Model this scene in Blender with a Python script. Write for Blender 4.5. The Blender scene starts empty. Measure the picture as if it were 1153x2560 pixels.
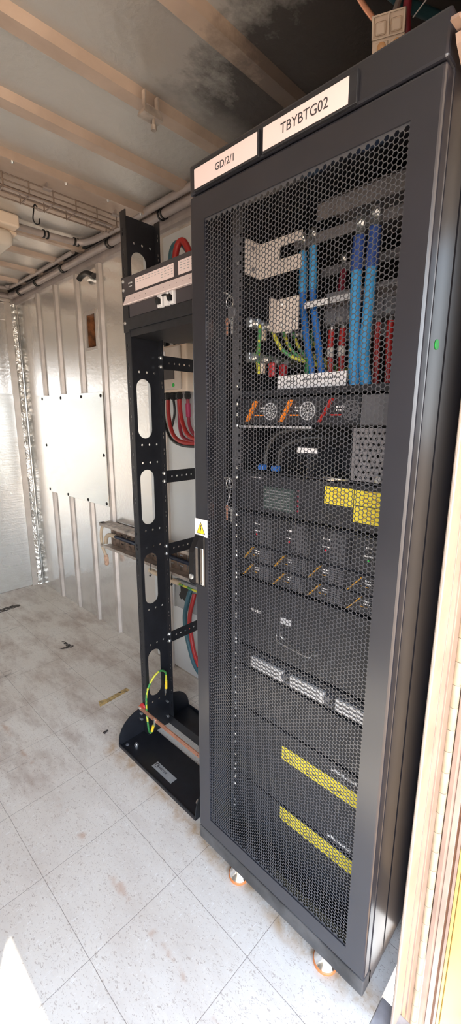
import bpy, bmesh, math, random
from mathutils import Vector, Matrix
random.seed(7)
SC = bpy.context.scene
COL = SC.collection
# ------------------------------------------------------------------ camera, sky, sun, exposure
cam_d = bpy.data.cameras.new('camera'); cam = bpy.data.objects.new('camera', cam_d); COL.objects.link(cam)
YAW, PIT, ROLL, FPX = 0.8001, 0.2137, 0.0022, 1061.4
_f = Vector((math.sin(YAW)*math.cos(PIT), math.cos(YAW)*math.cos(PIT), -math.sin(PIT)))
_r0 = Vector((math.cos(YAW), -math.sin(YAW), 0)); _u0 = _r0.cross(_f)
_r = _r0*math.cos(ROLL) + _u0*math.sin(ROLL); _u = _u0*math.cos(ROLL) - _r0*math.sin(ROLL)
cam.matrix_world = Matrix(((_r.x, _u.x, -_f.x, -0.6665), (_r.y, _u.y, -_f.y, -0.5796), (_r.z, _u.z, -_f.z, 1.4434), (0, 0, 0, 1)))
cam_d.sensor_fit = 'AUTO'; cam_d.sensor_width = 36.0; cam_d.lens = 36.0*FPX/2560.0
cam_d.clip_start = 0.02; cam_d.clip_end = 200
SC.camera = cam
SC.view_settings.view_transform = 'Standard'; SC.view_settings.look = 'None'
SC.view_settings.gamma = 1.0; SC.view_settings.use_curve_mapping = False
SC.view_settings.exposure = 2.0
SUN_AZ = (0.522, 0.853); SUN_EL = math.radians(55)
W = bpy.data.worlds.new('sky'); SC.world = W; W.use_nodes = True
wn = W.node_tree.nodes; wl = W.node_tree.links; wn.clear()
bg = wn.new('ShaderNodeBackground'); wo = wn.new('ShaderNodeOutputWorld')
tc = wn.new('ShaderNodeTexCoord'); sx = wn.new('ShaderNodeSeparateXYZ'); rp = wn.new('ShaderNodeValToRGB')
wl.new(tc.outputs['Generated'], sx.inputs[0]); wl.new(sx.outputs['Z'], rp.inputs[0]); wl.new(rp.outputs[0], bg.inputs[0])
rp.color_ramp.elements[0].position = 0.0; rp.color_ramp.elements[0].color = (0.94, 0.97, 1.0, 1)
rp.color_ramp.elements[1].position = 0.75; rp.color_ramp.elements[1].color = (0.42, 0.62, 1.0, 1)
e_ = rp.color_ramp.elements.new(0.22); e_.color = (0.82, 0.91, 1.0, 1)
bg.inputs[1].default_value = 2.4
wl.new(bg.outputs[0], wo.inputs[0])
sl = bpy.data.lights.new('sun', 'SUN'); sl.energy = 5.0; sl.angle = 0.009; sl.color = (1.0, 0.93, 0.78)
so = bpy.data.objects.new('sun', sl); COL.objects.link(so)
sd = Vector((SUN_AZ[0]*math.cos(SUN_EL), SUN_AZ[1]*math.cos(SUN_EL), -math.sin(SUN_EL)))
so.rotation_euler = sd.to_track_quat('-Z', 'Y').to_euler(); so.location = (-4, -6, 8)

# ------------------------------------------------------------------ materials
class NT:
    def __init__(s, name):
        s.m = bpy.data.materials.new(name); s.m.use_nodes = True
        s.n = s.m.node_tree.nodes; s.l = s.m.node_tree.links
        s.b = s.n['Principled BSDF']
        s.pos = s.n.new('ShaderNodeNewGeometry').outputs['Position']
    def set(s, **k):
        for a, v in k.items():
            i = s.b.inputs[{'col': 'Base Color', 'rough': 'Roughness', 'metal': 'Metallic', 'spec': 'Specular IOR Level', 'coat': 'Coat Weight', 'alpha': 'Alpha', 'trans': 'Transmission Weight'}[a]]
            if hasattr(v, 'links'): s.l.new(v, i)
            elif a == 'col': i.default_value = (*v, 1)
            else: i.default_value = v
        return s
    def noise(s, scale, detail=3, rough=.55, stretch=None, vec=None, dist=0, loc=None):
        v = vec or s.pos
        if stretch or loc:
            mp = s.n.new('ShaderNodeMapping'); mp.inputs['Scale'].default_value = stretch or (1, 1, 1)
            if loc: mp.inputs['Location'].default_value = loc
            s.l.new(v, mp.inputs[0]); v = mp.outputs[0]
        t = s.n.new('ShaderNodeTexNoise'); t.inputs['Scale'].default_value = scale; t.inputs['Detail'].default_value = detail
        t.inputs['Roughness'].default_value = rough; t.inputs['Distortion'].default_value = dist
        s.l.new(v, t.inputs['Vector']); return t.outputs['Fac']
    def voro(s, scale, stretch=None, feature='F1'):
        v = s.pos
        if stretch:
            mp = s.n.new('ShaderNodeMapping'); mp.inputs['Scale'].default_value = stretch; s.l.new(v, mp.inputs[0]); v = mp.outputs[0]
        t = s.n.new('ShaderNodeTexVoronoi'); t.feature = feature; t.inputs['Scale'].default_value = scale
        s.l.new(v, t.inputs['Vector']); return t.outputs['Distance']
    def ramp(s, fac, a, b, ca=(0, 0, 0), cb=(1, 1, 1)):
        r = s.n.new('ShaderNodeValToRGB'); s.l.new(fac, r.inputs[0])
        r.color_ramp.elements[0].position = a; r.color_ramp.elements[1].position = b
        r.color_ramp.elements[0].color = (*ca, 1); r.color_ramp.elements[1].color = (*cb, 1); return r.outputs[0]
    def math(s, op, a, b=None, c=None):
        m = s.n.new('ShaderNodeMath'); m.operation = op
        for i, v in enumerate((a, b, c)):
            if v is None: continue
            if hasattr(v, 'links'): s.l.new(v, m.inputs[i])
            else: m.inputs[i].default_value = v
        return m.outputs[0]
    def mix(s, fac, a, b, mode='MIX'):
        m = s.n.new('ShaderNodeMix'); m.data_type = 'RGBA'; m.blend_type = mode
        for i, v in ((0, fac), (6, a), (7, b)):
            if hasattr(v, 'links'): s.l.new(v, m.inputs[i])
            else: m.inputs[i].default_value = v if i == 0 else (*v, 1)
        return m.outputs[2]
    def xyz(s):
        x = s.n.new('ShaderNodeSeparateXYZ'); s.l.new(s.pos, x.inputs[0]); return x.outputs
    def bump(s, h, strength=.3, dist=.002):
        b = s.n.new('ShaderNodeBump'); b.inputs['Strength'].default_value = strength; b.inputs['Distance'].default_value = dist
        s.l.new(h, b.inputs['Height']); s.l.new(b.outputs[0], s.b.inputs['Normal']); return s

def plain(name, col, rough=.5, metal=0., var=.0, vs=30, bump=0, bs=200, spec=.5):
    t = NT(name)
    if var:
        n = t.noise(vs, 4)
        t.set(col=t.mix(t.ramp(n, .35, .7), tuple(c*(1-var) for c in col), tuple(min(1, c*(1+var)) for c in col)))
    else: t.set(col=col)
    t.set(rough=rough, metal=metal, spec=spec)
    if bump: t.bump(t.noise(bs, 2), bump, .001)
    return t.m

def soot_shade_mask(t):  # soot streaks plus shade and dark reflections painted into the ceiling colour
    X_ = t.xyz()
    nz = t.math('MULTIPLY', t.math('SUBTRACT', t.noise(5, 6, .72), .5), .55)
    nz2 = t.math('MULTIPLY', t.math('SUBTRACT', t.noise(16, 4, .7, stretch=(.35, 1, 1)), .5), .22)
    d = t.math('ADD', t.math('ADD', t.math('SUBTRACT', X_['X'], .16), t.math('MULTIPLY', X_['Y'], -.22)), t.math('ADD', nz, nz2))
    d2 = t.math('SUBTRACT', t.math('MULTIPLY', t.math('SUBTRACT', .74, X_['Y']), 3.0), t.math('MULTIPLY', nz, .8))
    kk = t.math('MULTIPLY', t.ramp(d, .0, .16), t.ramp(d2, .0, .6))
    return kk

def foil(name, col, rough, metal, bump, sc=60, dist=.003, brushed=None, soot_shade=False, dirt=0.0):
    t = NT(name)
    h1 = t.noise(sc, 3, .6, dist=.6); h2 = t.voro(sc*.8)
    h = t.math('MULTIPLY_ADD', h2, .7, h1)
    if brushed: h = t.math('ADD', t.noise(1, 3, .6, stretch=brushed), t.math('MULTIPLY', h1, .3))
    c = t.mix(t.ramp(t.noise(2.2, 5, .6), .35, .75), tuple(x*.95 for x in col), col)
    r = t.math('MULTIPLY_ADD', t.noise(3, 4), .06, rough-.03)
    if dirt:
        z = t.xyz()['Z']
        low = t.math('MULTIPLY', t.ramp(z, .0, .35, (1, 1, 1), (0, 0, 0)), t.ramp(t.noise(9, 5, .7), .35, .75))
        c = t.mix(t.math('MULTIPLY', low, dirt), c, (.30, .23, .17))
        spk = t.ramp(t.voro(14), .0, .06, (1, 1, 1), (0, 0, 0))
        c = t.mix(t.math('MULTIPLY', spk, .35), c, (.85, .84, .80))
    m = metal
    if soot_shade:
        kk = soot_shade_mask(t)
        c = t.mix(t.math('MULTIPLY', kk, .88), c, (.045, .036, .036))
    t.set(col=c, rough=r, metal=m); t.bump(h, bump, dist)
    return t.m

M = {}
M['wall'] = foil('embossed_foil', (.84, .825, .80), .20, .80, .30, 60, .0016, dirt=.5)
M['crease'] = foil('creased_foil', (.80, .81, .80), .27, .62, .42, 55, .003, brushed=(7, 7, 60), dirt=.3)
M['brownpaint'] = plain('brown_paint', (.26, .185, .145), .5, 0, .15, 6)
M['wall_smooth'] = foil('smooth_sheet', (.70, .725, .74), .34, .35, .10, 20, .002)
M['sheet'] = foil('brushed_sheet', (.74, .77, .76), .20, .75, .12, 60, .0015, brushed=(3, 3, 170))
M['ceil'] = foil('ceiling_foil', (.57, .55, .52), .33, .62, .42, 45, .003, soot_shade=True)
M['rib'] = plain('rib_metal', (.60, .55, .51), .42, .45, .15, 8)
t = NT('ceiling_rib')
t.set(col=t.mix(t.math('MULTIPLY', soot_shade_mask(t), .75), t.mix(t.ramp(t.noise(8, 4), .35, .7), (.44, .345, .28), (.54, .43, .35)), (.09, .07, .065)), rough=.45, metal=.35); M['ceilrib'] = t.m  # ribs carry the same painted soot and shade as the ceiling
M['crinkle'] = foil('crinkled_foil', (.88, .88, .86), .25, .9, 1.0, 34, .010)
M['trim'] = plain('pale_trim', (.62, .57, .52), .4, .4, .1, 10)
M['duct'] = plain('grey_paint', (.36, .31, .29), .45, .2, .12, 12)
M['black'] = plain('black_powder', (.020, .021, .025), .42, 0, .25, 40, .10, 900)
M['rackblack'] = plain('rack_black', (.013, .014, .018), .40, 0, .2, 30, .05, 700)
M['cab'] = plain('cabinet_paint', (.018, .0185, .025), .29, 0, .10, 5, spec=.9)
M['cabdirt'] = plain('dusty_black', (.060, .058, .058), .45, 0, .55, 14)
M['mesh'] = plain('mesh_paint', (.055, .056, .063), .28, .0, spec=1.0)
M['innerblack'] = plain('inner_black', (.016, .016, .019), .5, 0)
M['unit'] = plain('unit_face', (.020, .021, .026), .45, 0, .2, 30)
M['midgrey'] = plain('mid_grey', (.22, .21, .22), .45, .1, .15, 30)
M['wire'] = plain('brown_wire', (.25, .19, .155), .45, .4, .2, 30)
M['rustgalv'] = plain('rusty_galvanised', (.30, .215, .165), .5, .4, .5, 22)
M['unitgrey'] = plain('unit_grey', (.10, .10, .11), .5, 0, .1, 30)
M['zinc'] = plain('zinc', (.75, .75, .74), .3, .9)
M['chrome'] = plain('chrome', (.9, .9, .9), .10, 1.)
M['galv'] = plain('galvanised', (.50, .44, .39), .45, .55, .35, 18)
M['white'] = plain('white_label', (.84, .83, .84), .5)
M['card'] = plain('paper_card', (.86, .72, .70), .55)
M['cream'] = plain('cream_plastic', (.72, .60, .48), .45)
M['beige'] = plain('beige_metal', (.62, .55, .49), .5, 0, .08, 20)
M['greyplastic'] = plain('grey_plastic', (.33, .34, .34), .5, 0, .1, 20)
M['panelgrey'] = plain('panel_grey', (.060, .054, .060), .5)
M['text'] = plain('text_ink', (.05, .045, .05), .6)
M['textwhite'] = plain('text_white', (.75, .75, .75), .6)
M['yellow'] = plain('yellow_label', (.80, .66, .05), .5)
M['signyellow'] = plain('sign_yellow', (.90, .62, .03), .45)
M['orange'] = plain('orange_stripe', (.85, .24, .02), .45)
M['amber'] = plain('amber_stripe', (.45, .24, .03), .5)
M['redp'] = plain('red_plastic', (.50, .025, .03), .4)
M['red'] = plain('red_cable', (.40, .022, .02), .42)
M['darkred'] = plain('dark_red_cable', (.26, .02, .04), .45)
M['magenta'] = plain('magenta_sleeve', (.35, .02, .08), .45)
M['blue'] = plain('blue_cable', (.02, .16, .55), .42)
M['lblue'] = plain('light_blue_sleeve', (.06, .34, .68), .42)
M['dblue'] = plain('dark_blue_cable', (.035, .08, .30), .42)
M['tan'] = plain('tan_plastic', (.80, .66, .54), .45)
M['teal'] = plain('teal_cable', (.04, .12, .15), .42)
M['navy'] = plain('navy_cable', (.012, .020, .045), .4)
M['cableblack'] = plain('black_cable', (.012, .012, .013), .4)
M['creamcable'] = plain('cream_cable', (.62, .50, .36), .5)
M['tape'] = plain('dirty_tape', (.62, .40, .28), .6, 0, .3, 60)
M['copper'] = plain('copper', (.78, .38, .25), .38, .65, .12, 30)
M['silver'] = plain('silver_face', (.62, .63, .66), .35, .35)
M['green'] = plain('green_sticker', (.03, .50, .08), .45)
M['led'] = plain('red_dot', (.6, .02, .04), .4)
M['lcd'] = plain('lcd', (.045, .065, .062), .25)
M['bluep'] = plain('blue_plastic', (.03, .14, .50), .4)
M['rust'] = plain('rust', (.22, .085, .03), .8, 0, .6, 25)
M['dark'] = plain('dark_cavity', (.03, .028, .027), .8)
M['handle'] = plain('gloss_black', (.012, .012, .013), .10)
M['jamb'] = plain('jamb_aluminium', (.40, .325, .27), .4, .15, .15, 9)
M['jambpink'] = plain('jamb_pink', (.33, .235, .19), .45, .1, .15, 9)
M['hinge'] = plain('cream_hinge', (.44, .36, .25), .45, 0, .12, 20)
M['door'] = plain('sun_yellow_door', (.52, .36, .12), .42, .1, .08, 6)  # yellow sunlight painted into the door's base colour
M['gasket'] = plain('gasket', (.16, .07, .035), .6)
M['sill'] = plain('steel_sill', (.34, .32, .32), .5, .05, .3, 20)
t = NT('tape_residue'); t.set(col=(.58, .41, .17), rough=.6, alpha=t.ramp(t.noise(40, 5, .75), .30, .55)); M['tapemark'] = t.m
t = NT('sticky_grime'); t.set(col=(.07, .058, .052), rough=.7, alpha=t.ramp(t.noise(38, 5, .75, stretch=(.6, 1.4, 1)), .42, .56)); M['sticky'] = t.m
M['soil'] = plain('dry_soil', (.46, .31, .19), .9, 0, .25, 1.5)
M['glass'] = plain('smoked_cover', (.08, .07, .07), .15)
M['footpad'] = plain('orange_foot_pad', (.62, .20, .06), .4)
M['lens'] = plain('orange_lens', (.75, .42, .20), .3)
t = NT('yellow_green_insulation')
w_ = t.ramp(t.noise(34, 1, .4, loc=(3, 1, 2)), .46, .49)
t.set(col=t.mix(w_, (.62, .60, .06), (.05, .26, .07)), rough=.42); M['yg'] = t.m
# floor
t = NT('vinyl_tiles'); X = t.xyz()
def seam(c):
    f = t.math('FRACT', t.math('MULTIPLY', t.math('ADD', c, 30.5), 1/.305))
    d = t.math('ABSOLUTE', t.math('SUBTRACT', f, .5))
    return t.ramp(d, .4962, .4984)
wob = t.math('MULTIPLY', t.math('SUBTRACT', t.noise(9, 2), .5), .004)
g = t.math('MAXIMUM', seam(t.math('ADD', X['X'], wob)), seam(t.math('ADD', X['Y'], wob)))
base = t.mix(t.ramp(t.noise(1.3, 4), .3, .7), (.66, .595, .515), (.82, .785, .715))
fle = t.ramp(t.noise(170, 2, .5, stretch=(1, .5, 1), dist=1.6), .60, .66)
base = t.mix(t.math('MULTIPLY', fle, .55), base, (.36, .28, .22))
fle2 = t.ramp(t.noise(120, 2, .5, stretch=(.45, 1, 1), dist=1.6, loc=(5, 2, 0)), .63, .70)
base = t.mix(t.math('MULTIPLY', fle2, .5), base, (.88, .86, .82))
far = t.ramp(X['Y'], .9, 2.6)
grime = t.math('MULTIPLY', t.ramp(t.noise(5, 6, .68, stretch=(1.4, .5, 1)), .46, .70), t.math('MULTIPLY_ADD', far, .50, .22))
base = t.mix(grime, base, (.30, .20, .145))
scuff = t.math('MULTIPLY', t.ramp(t.noise(6, 5, .75, stretch=(.35, 1.6, 1), loc=(1.7, .2, 0)), .63, .72), t.math('MULTIPLY', far, .8))
base = t.mix(scuff, base, (.12, .09, .08))
# rusty run near the rack and along one board line
rk = t.math('MULTIPLY', t.ramp(t.math('ABSOLUTE', t.math('ADD', t.math('SUBTRACT', X['X'], .145), t.math('MULTIPLY', t.math('SUBTRACT', t.noise(12, 3), .5), .09))), .0, .05, (1, 1, 1), (0, 0, 0)), t.ramp(t.noise(14, 4, .7), .38, .6))
base = t.mix(t.math('MULTIPLY', t.math('MULTIPLY', rk, t.ramp(X['Y'], .95, 1.15, (1, 1, 1), (0, 0, 0))), .85), base, (.46, .29, .14))
rn = t.math('MULTIPLY', t.ramp(t.math('ABSOLUTE', t.math('ADD', t.math('ADD', X['X'], .15), t.math('MULTIPLY', t.math('SUBTRACT', t.noise(20, 3), .5), .05))), .002, .014, (1, 1, 1), (0, 0, 0)), t.ramp(t.noise(9, 3, .7, loc=(2, 2, 0)), .50, .62))
base = t.mix(t.math('MULTIPLY', rn, .6), base, (.50, .30, .19))
base = t.mix(t.math('MULTIPLY', g, .85), base, (.11, .075, .055))
t.set(col=base, rough=t.math('MULTIPLY_ADD', t.noise(6, 4), .22, .30)); t.bump(t.math('SUBTRACT', t.math('MULTIPLY', t.noise(40, 2), .1), g), .25, .001)
M['floor'] = t.m

# ------------------------------------------------------------------ mesh building
class MB:
    def __init__(s): s.v = []; s.f = []
    def add(s, vs, fs):
        o = len(s.v); s.v += [tuple(v) for v in vs]; s.f += [tuple(i+o for i in f) for f in fs]; return s
    def box(s, x0, x1, y0, y1, z0, z1, bev=0, seg=1):
        x0, x1 = sorted((x0, x1)); y0, y1 = sorted((y0, y1)); z0, z1 = sorted((z0, z1))
        vs = [(x0, y0, z0), (x1, y0, z0), (x1, y1, z0), (x0, y1, z0), (x0, y0, z1), (x1, y0, z1), (x1, y1, z1), (x0, y1, z1)]
        fs = [(0, 3, 2, 1), (4, 5, 6, 7), (0, 1, 5, 4), (1, 2, 6, 5), (2, 3, 7, 6), (3, 0, 4, 7)]
        if bev:
            bm = bmesh.new(); q = [bm.verts.new(v) for v in vs]
            for f in fs: bm.faces.new([q[i] for i in f])
            bmesh.ops.bevel(bm, geom=list(bm.edges), offset=bev, segments=seg, profile=.5, affect='EDGES')
            s.bm(bm); return s
        return s.add(vs, fs)
    def bm(s, bm):
        bm.verts.index_update()
        s.add([v.co[:] for v in bm.verts], [[v.index for v in f.verts] for f in bm.faces]); bm.free(); return s
    def tube(s, pts, r, n=10, cap=True, closed=False):
        pts = [Vector(p) for p in pts]; rs = r if isinstance(r, (list, tuple)) else [r]*len(pts)
        up = None; rings = []
        for i, p in enumerate(pts):
            a = pts[i-1] if (i or closed) else p; b = pts[(i+1) % len(pts)] if (i < len(pts)-1 or closed) else p
            d = (b-a).normalized()
            if up is None:
                up = Vector((0, 0, 1)) if abs(d.z) < .9 else Vector((1, 0, 0))
            x = d.cross(up); 
            if x.length < 1e-5: x = d.cross(Vector((.3, .7, .2)))
            x.normalize(); up = x.cross(d).normalized()
            rings.append([p + x*rs[i]*math.cos(2*math.pi*k/n) + up*rs[i]*math.sin(2*math.pi*k/n) for k in range(n)])
        vs = [v for rg in rings for v in rg]; fs = []
        m = len(rings)
        for i in range(m if closed else m-1):
            j = (i+1) % m
            for k in range(n): fs.append((i*n+k, i*n+(k+1) % n, j*n+(k+1) % n, j*n+k))
        if cap and not closed:
            fs.append(tuple(range(n-1, -1, -1))); fs.append(tuple((m-1)*n+k for k in range(n)))
        return s.add(vs, fs)
    def cyl(s, a, b, r, n=16): return s.tube([a, b], r, n)
    def plate(s, outer, holes, o, ux, uy, th):
        """flat plate with holes; outline in (a,b), placed at o + a*ux + b*uy, thickness along ux x uy"""
        c = bpy.data.curves.new('outline', 'CURVE'); c.dimensions = '2D'; c.fill_mode = 'BOTH'; c.extrude = th/2
        for loop in [outer]+holes:
            sp = c.splines.new('POLY'); sp.points.add(len(loop)-1); sp.use_cyclic_u = True
            for q, (a, b) in zip(sp.points, loop): q.co = (a, b, 0, 1)
        ob = bpy.data.objects.new('outline', c); me = bpy.data.meshes.new_from_object(ob)
        o, ux, uy = Vector(o), Vector(ux), Vector(uy); w = ux.cross(uy)
        s.add([o+ux*v.co.x+uy*v.co.y+w*v.co.z for v in me.vertices], [tuple(p.vertices) for p in me.polygons])
        bpy.data.objects.remove(ob); bpy.data.curves.remove(c); bpy.data.meshes.remove(me); return s
    def gplate(s, outer, holes, o, ux, uy, th):
        """flat plate with rectangular holes, built on a grid"""
        A = sorted({round(p[0], 5) for h in [outer]+holes for p in h}); B = sorted({round(p[1], 5) for h in [outer]+holes for p in h})
        ai = {a: i for i, a in enumerate(A)}; bi = {b: i for i, b in enumerate(B)}
        empty = set()
        for h in holes:
            a0, a1 = ai[round(h[0][0], 5)], ai[round(h[2][0], 5)]; b0, b1 = bi[round(h[0][1], 5)], bi[round(h[2][1], 5)]
            empty |= {(i, j) for i in range(a0, a1) for j in range(b0, b1)}
        o, ux, uy = Vector(o), Vector(ux), Vector(uy); w = ux.cross(uy)
        V_ = []; ix = {}
        def g(i, j, k):
            if (i, j, k) not in ix: ix[(i, j, k)] = len(V_); V_.append(o+ux*A[i]+uy*B[j]+w*(th/2 if k else -th/2))
            return ix[(i, j, k)]
        full = lambda i, j: 0 <= i < len(A)-1 and 0 <= j < len(B)-1 and (i, j) not in empty
        F_ = []
        for i in range(len(A)-1):
            for j in range(len(B)-1):
                if not full(i, j): continue
                F_.append((g(i, j, 1), g(i+1, j, 1), g(i+1, j+1, 1), g(i, j+1, 1))); F_.append((g(i, j, 0), g(i, j+1, 0), g(i+1, j+1, 0), g(i+1, j, 0)))
                for di, dj, p, q in ((0, -1, (i, j), (i+1, j)), (1, 0, (i+1, j), (i+1, j+1)), (0, 1, (i+1, j+1), (i, j+1)), (-1, 0, (i, j+1), (i, j))):
                    if not full(i+di, j+dj): F_.append((g(*p, 0), g(*q, 0), g(*q, 1), g(*p, 1)))
        return s.add(V_, F_)
    def text(s, body, size, o, ux, uy, th=.0006, align='CENTER', width=1.0):
        c = bpy.data.curves.new('letters', 'FONT'); c.body = body; c.size = size; c.extrude = th/2; c.align_x = align; c.align_y = 'CENTER'; c.resolution_u = 3
        c.space_character = 1.0
        ob = bpy.data.objects.new('letters', c); me = bpy.data.meshes.new_from_object(ob)
        o, ux, uy = Vector(o), Vector(ux), Vector(uy); w = ux.cross(uy)
        s.add([o+ux*v.co.x*width+uy*v.co.y+w*v.co.z for v in me.vertices], [tuple(p.vertices) for p in me.polygons])
        bpy.data.objects.remove(ob); bpy.data.curves.remove(c); bpy.data.meshes.remove(me); return s
    def prism(s, poly, axis, a, b):
        """poly of 2-D points in the two other axes (x,y,z order), extruded along axis from a to b"""
        def mk(p, t): return {'x': (t, p[0], p[1]), 'y': (p[0], t, p[1]), 'z': (p[0], p[1], t)}[axis]
        n = len(poly); vs = [mk(p, a) for p in poly]+[mk(p, b) for p in poly]
        fs = [tuple(range(n)), tuple(range(2*n-1, n-1, -1))]+[(i, (i+1) % n, n+(i+1) % n, n+i) for i in range(n)]
        return s.add(vs, fs)
    def sphere(s, c, r, n=12, m=8, sc=(1, 1, 1)):
        bm = bmesh.new(); bmesh.ops.create_uvsphere(bm, u_segments=n, v_segments=m, radius=r)
        for v in bm.verts: v.co = Vector((v.co.x*sc[0], v.co.y*sc[1], v.co.z*sc[2]))+Vector(c)
        return s.bm(bm)
    def screw(s, c, d, r=.005, h=.003):
        """a pan-head screw at c pointing along d"""
        c, d = Vector(c), Vector(d).normalized()
        return s.tube([c, c+d*h*.55, c+d*h], [r, r*.95, r*.5], 10)

ORG = {}
def prop(o, label=None, cat=None, group=None, kind=None):
    for k, v in (('label', label), ('category', cat), ('group', group), ('kind', kind)):
        if v: o[k] = v
    return o
def thing(name, label, cat, loc, group=None):
    o = bpy.data.objects.new(name, None); COL.objects.link(o); o.location = loc; o.empty_display_size = .05
    ORG[o.name] = Vector(loc); return prop(o, label, cat, group)
def obj(name, mb, mat, parent=None, label=None, smooth=False):
    if parent is not None: org = ORG[parent.name]
    else:
        xs = [v[0] for v in mb.v]; ys = [v[1] for v in mb.v]; zs = [v[2] for v in mb.v]
        org = Vector(((min(xs)+max(xs))/2, (min(ys)+max(ys))/2, min(zs)))
    me = bpy.data.meshes.new(name)
    me.from_pydata([(v[0]-org.x, v[1]-org.y, v[2]-org.z) for v in mb.v], [], mb.f)
    bm = bmesh.new(); bm.from_mesh(me); bmesh.ops.recalc_face_normals(bm, faces=bm.faces); bm.to_mesh(me); bm.free()
    if smooth:
        for p in me.polygons: p.use_smooth = True
        me.set_sharp_from_angle(angle=math.radians(40))
    o = bpy.data.objects.new(name, me); COL.objects.link(o); me.materials.append(M[mat] if isinstance(mat, str) else mat)
    if parent is None: o.location = org
    else: o.parent = parent
    ORG[o.name] = org
    if label: o['label'] = label
    return o
def struct(name, mb, mat, parent=None, smooth=False):
    o = obj(name, mb, mat, parent, smooth=smooth)
    if parent is None: o['kind'] = 'structure'
    return o
def one(name, mb, mat, label, cat, group=None, smooth=False):
    return prop(obj(name, mb, mat, smooth=smooth), label, cat, group)
def curve(pts, n=8):
    P = [Vector(p) for p in pts]; out = []
    Q = [P[0]*2-P[1]]+P+[P[-1]*2-P[-2]]
    for i in range(1, len(Q)-2):
        a, b, c, d = Q[i-1:i+3]
        for k in range(n):
            u = k/n; out.append(.5*((2*b)+(c-a)*u+(2*a-5*b+4*c-d)*u*u+(3*b-a-3*c+d)*u**3))
    out.append(P[-1]); return out
def copy_tree(o, parent=None, loc=None):
    c = o.copy(); COL.objects.link(c); c.parent = parent
    if loc is not None: c.location = loc
    ORG[c.name] = Vector(c.location) if parent is None else ORG[parent.name]
    for ch in list(o.children): copy_tree(ch, c)
    return c
def circ(cx, cy, r, n=16): return [(cx+r*math.cos(2*math.pi*k/n), cy+r*math.sin(2*math.pi*k/n)) for k in range(n)]
def slot(cx, z0, z1, r, n=10):
    return [(cx+r*math.cos(math.pi*k/n), z1-r+r*math.sin(math.pi*k/n)) for k in range(n+1)]+[(cx-r*math.cos(math.pi*k/n), z0+r-r*math.sin(math.pi*k/n)) for k in range(n+1)]
def rect(a0, a1, b0, b1): return [(a0, b0), (a1, b0), (a1, b1), (a0, b1)]
EX, EY, EZ = (1, 0, 0), (0, 1, 0), (0, 0, 1)
LEFT = (0, -1, 0)      # reading direction of anything facing -x: text runs towards -y

# ------------------------------------------------------------------ the shelter shell
XW, XL, YB, YF, ZC = .7506, -1.62, 3.157, -.302, 2.42
struct('floor', MB().box(XL-.06, XW+.06, YF, YB+.06, -.06, 0), 'floor')
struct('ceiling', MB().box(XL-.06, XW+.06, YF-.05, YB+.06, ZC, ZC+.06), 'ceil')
vy0, vy1, vz0, vz1 = 1.945, 2.052, 1.885, 2.075
mb = MB()
for a in ((YF-.05, vy0, 0, ZC), (vy1, YB+.06, 0, ZC), (vy0, vy1, 0, vz0), (vy0, vy1, vz1, ZC)):
    mb.box(XW, XW+.06, *a)
struct('wall_right', mb, 'wall')
struct('wall_back', MB().box(XL-.06, XW, YB, YB+.06, 0, ZC), 'wall')
struct('wall_left', MB().box(XL-.06, XL, YF-.05, YB, 0, ZC), 'wall')
JX, JL, DH = .128, -1.55, 2.06
mb = MB().box(XL, JL, YF-.045, YF, 0, ZC).box(JL, .36, YF-.045, YF, DH, ZC).box(.36, XW, YF-.045, YF, 0, ZC).box(-1.12, -.97, YF-.045, YF, 0, DH)  # narrow post added in the opening to bound the sun patch on the floor
struct('wall_front', mb, 'brownpaint')
# sill
mb = MB().box(JL, JX+.055, YF-.10, YF-.0005, -.06, -.003, .002)
s_ = struct('trim_1', mb, 'sill')
struct('ground', MB().box(-40, 40, -60, YF-.12, -.40, -.30).box(-40, -1.75, -.4, 40, -.40, -.30), 'soil')
# added canopy outside, out of view, trims the sunlight to the floor patch
mb = MB().box(-1.231, 1.3, -1.78, YF-.045, 2.15, 2.17)
struct('trim_2', mb, 'trim')
# ribs on the right wall
RIBY = [2.745, 2.452, 2.148, 1.868, 1.30]
k = 3
for y, segs in ((2.745, ((1.62, 2.33), (0, .885))), (2.452, ((1.62, 2.335), (0, .885))), (2.148, ((1.612, 2.335), (0, .885))), (1.868, ((0, 2.335),))):
    for z0, z1 in segs:
        mb = MB().prism([(XW, y-.026), (XW-.016, y-.015), (XW-.016, y+.015), (XW, y+.026)], 'z', z0, z1)
        struct('trim_%d' % k, mb, 'rib'); k += 1
# ribs on the ceiling
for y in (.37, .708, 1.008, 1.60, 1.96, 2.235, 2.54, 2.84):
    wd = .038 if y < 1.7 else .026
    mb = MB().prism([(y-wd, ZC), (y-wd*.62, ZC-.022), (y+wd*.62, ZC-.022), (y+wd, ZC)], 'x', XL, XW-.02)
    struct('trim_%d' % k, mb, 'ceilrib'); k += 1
# dropped ceiling sheet with lip
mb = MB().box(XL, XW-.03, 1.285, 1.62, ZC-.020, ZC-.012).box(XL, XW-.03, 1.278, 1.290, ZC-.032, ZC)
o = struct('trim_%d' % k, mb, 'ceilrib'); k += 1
for x in (.075, .283, .474, .645, -.2, -.5, -.9):
    obj('panel_screw', MB().screw((x, 1.284, ZC-.032), (0, 0, -1), .006, .008), 'zinc', o)
# lip along the wall top, with a gap above it whose shade is a separate dark strip
mb = MB().prism([(XW, 2.335), (XW-.012, 2.338), (XW-.020, 2.40), (XW-.045, 2.408), (XW-.05, 2.40), (XW-.03, 2.39), (XW-.024, 2.345), (XW-.020, 2.330), (XW, 2.326)], 'y', YF, YB)
struct('trim_%d' % k, mb, 'duct'); k += 1
struct('trim_%d' % k, MB().box(XL, XW-.06, YB-.05, YB, 2.33, 2.345).box(XL, XW-.06, YB-.012, YB, 2.33, ZC), 'trim'); k += 1
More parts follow.
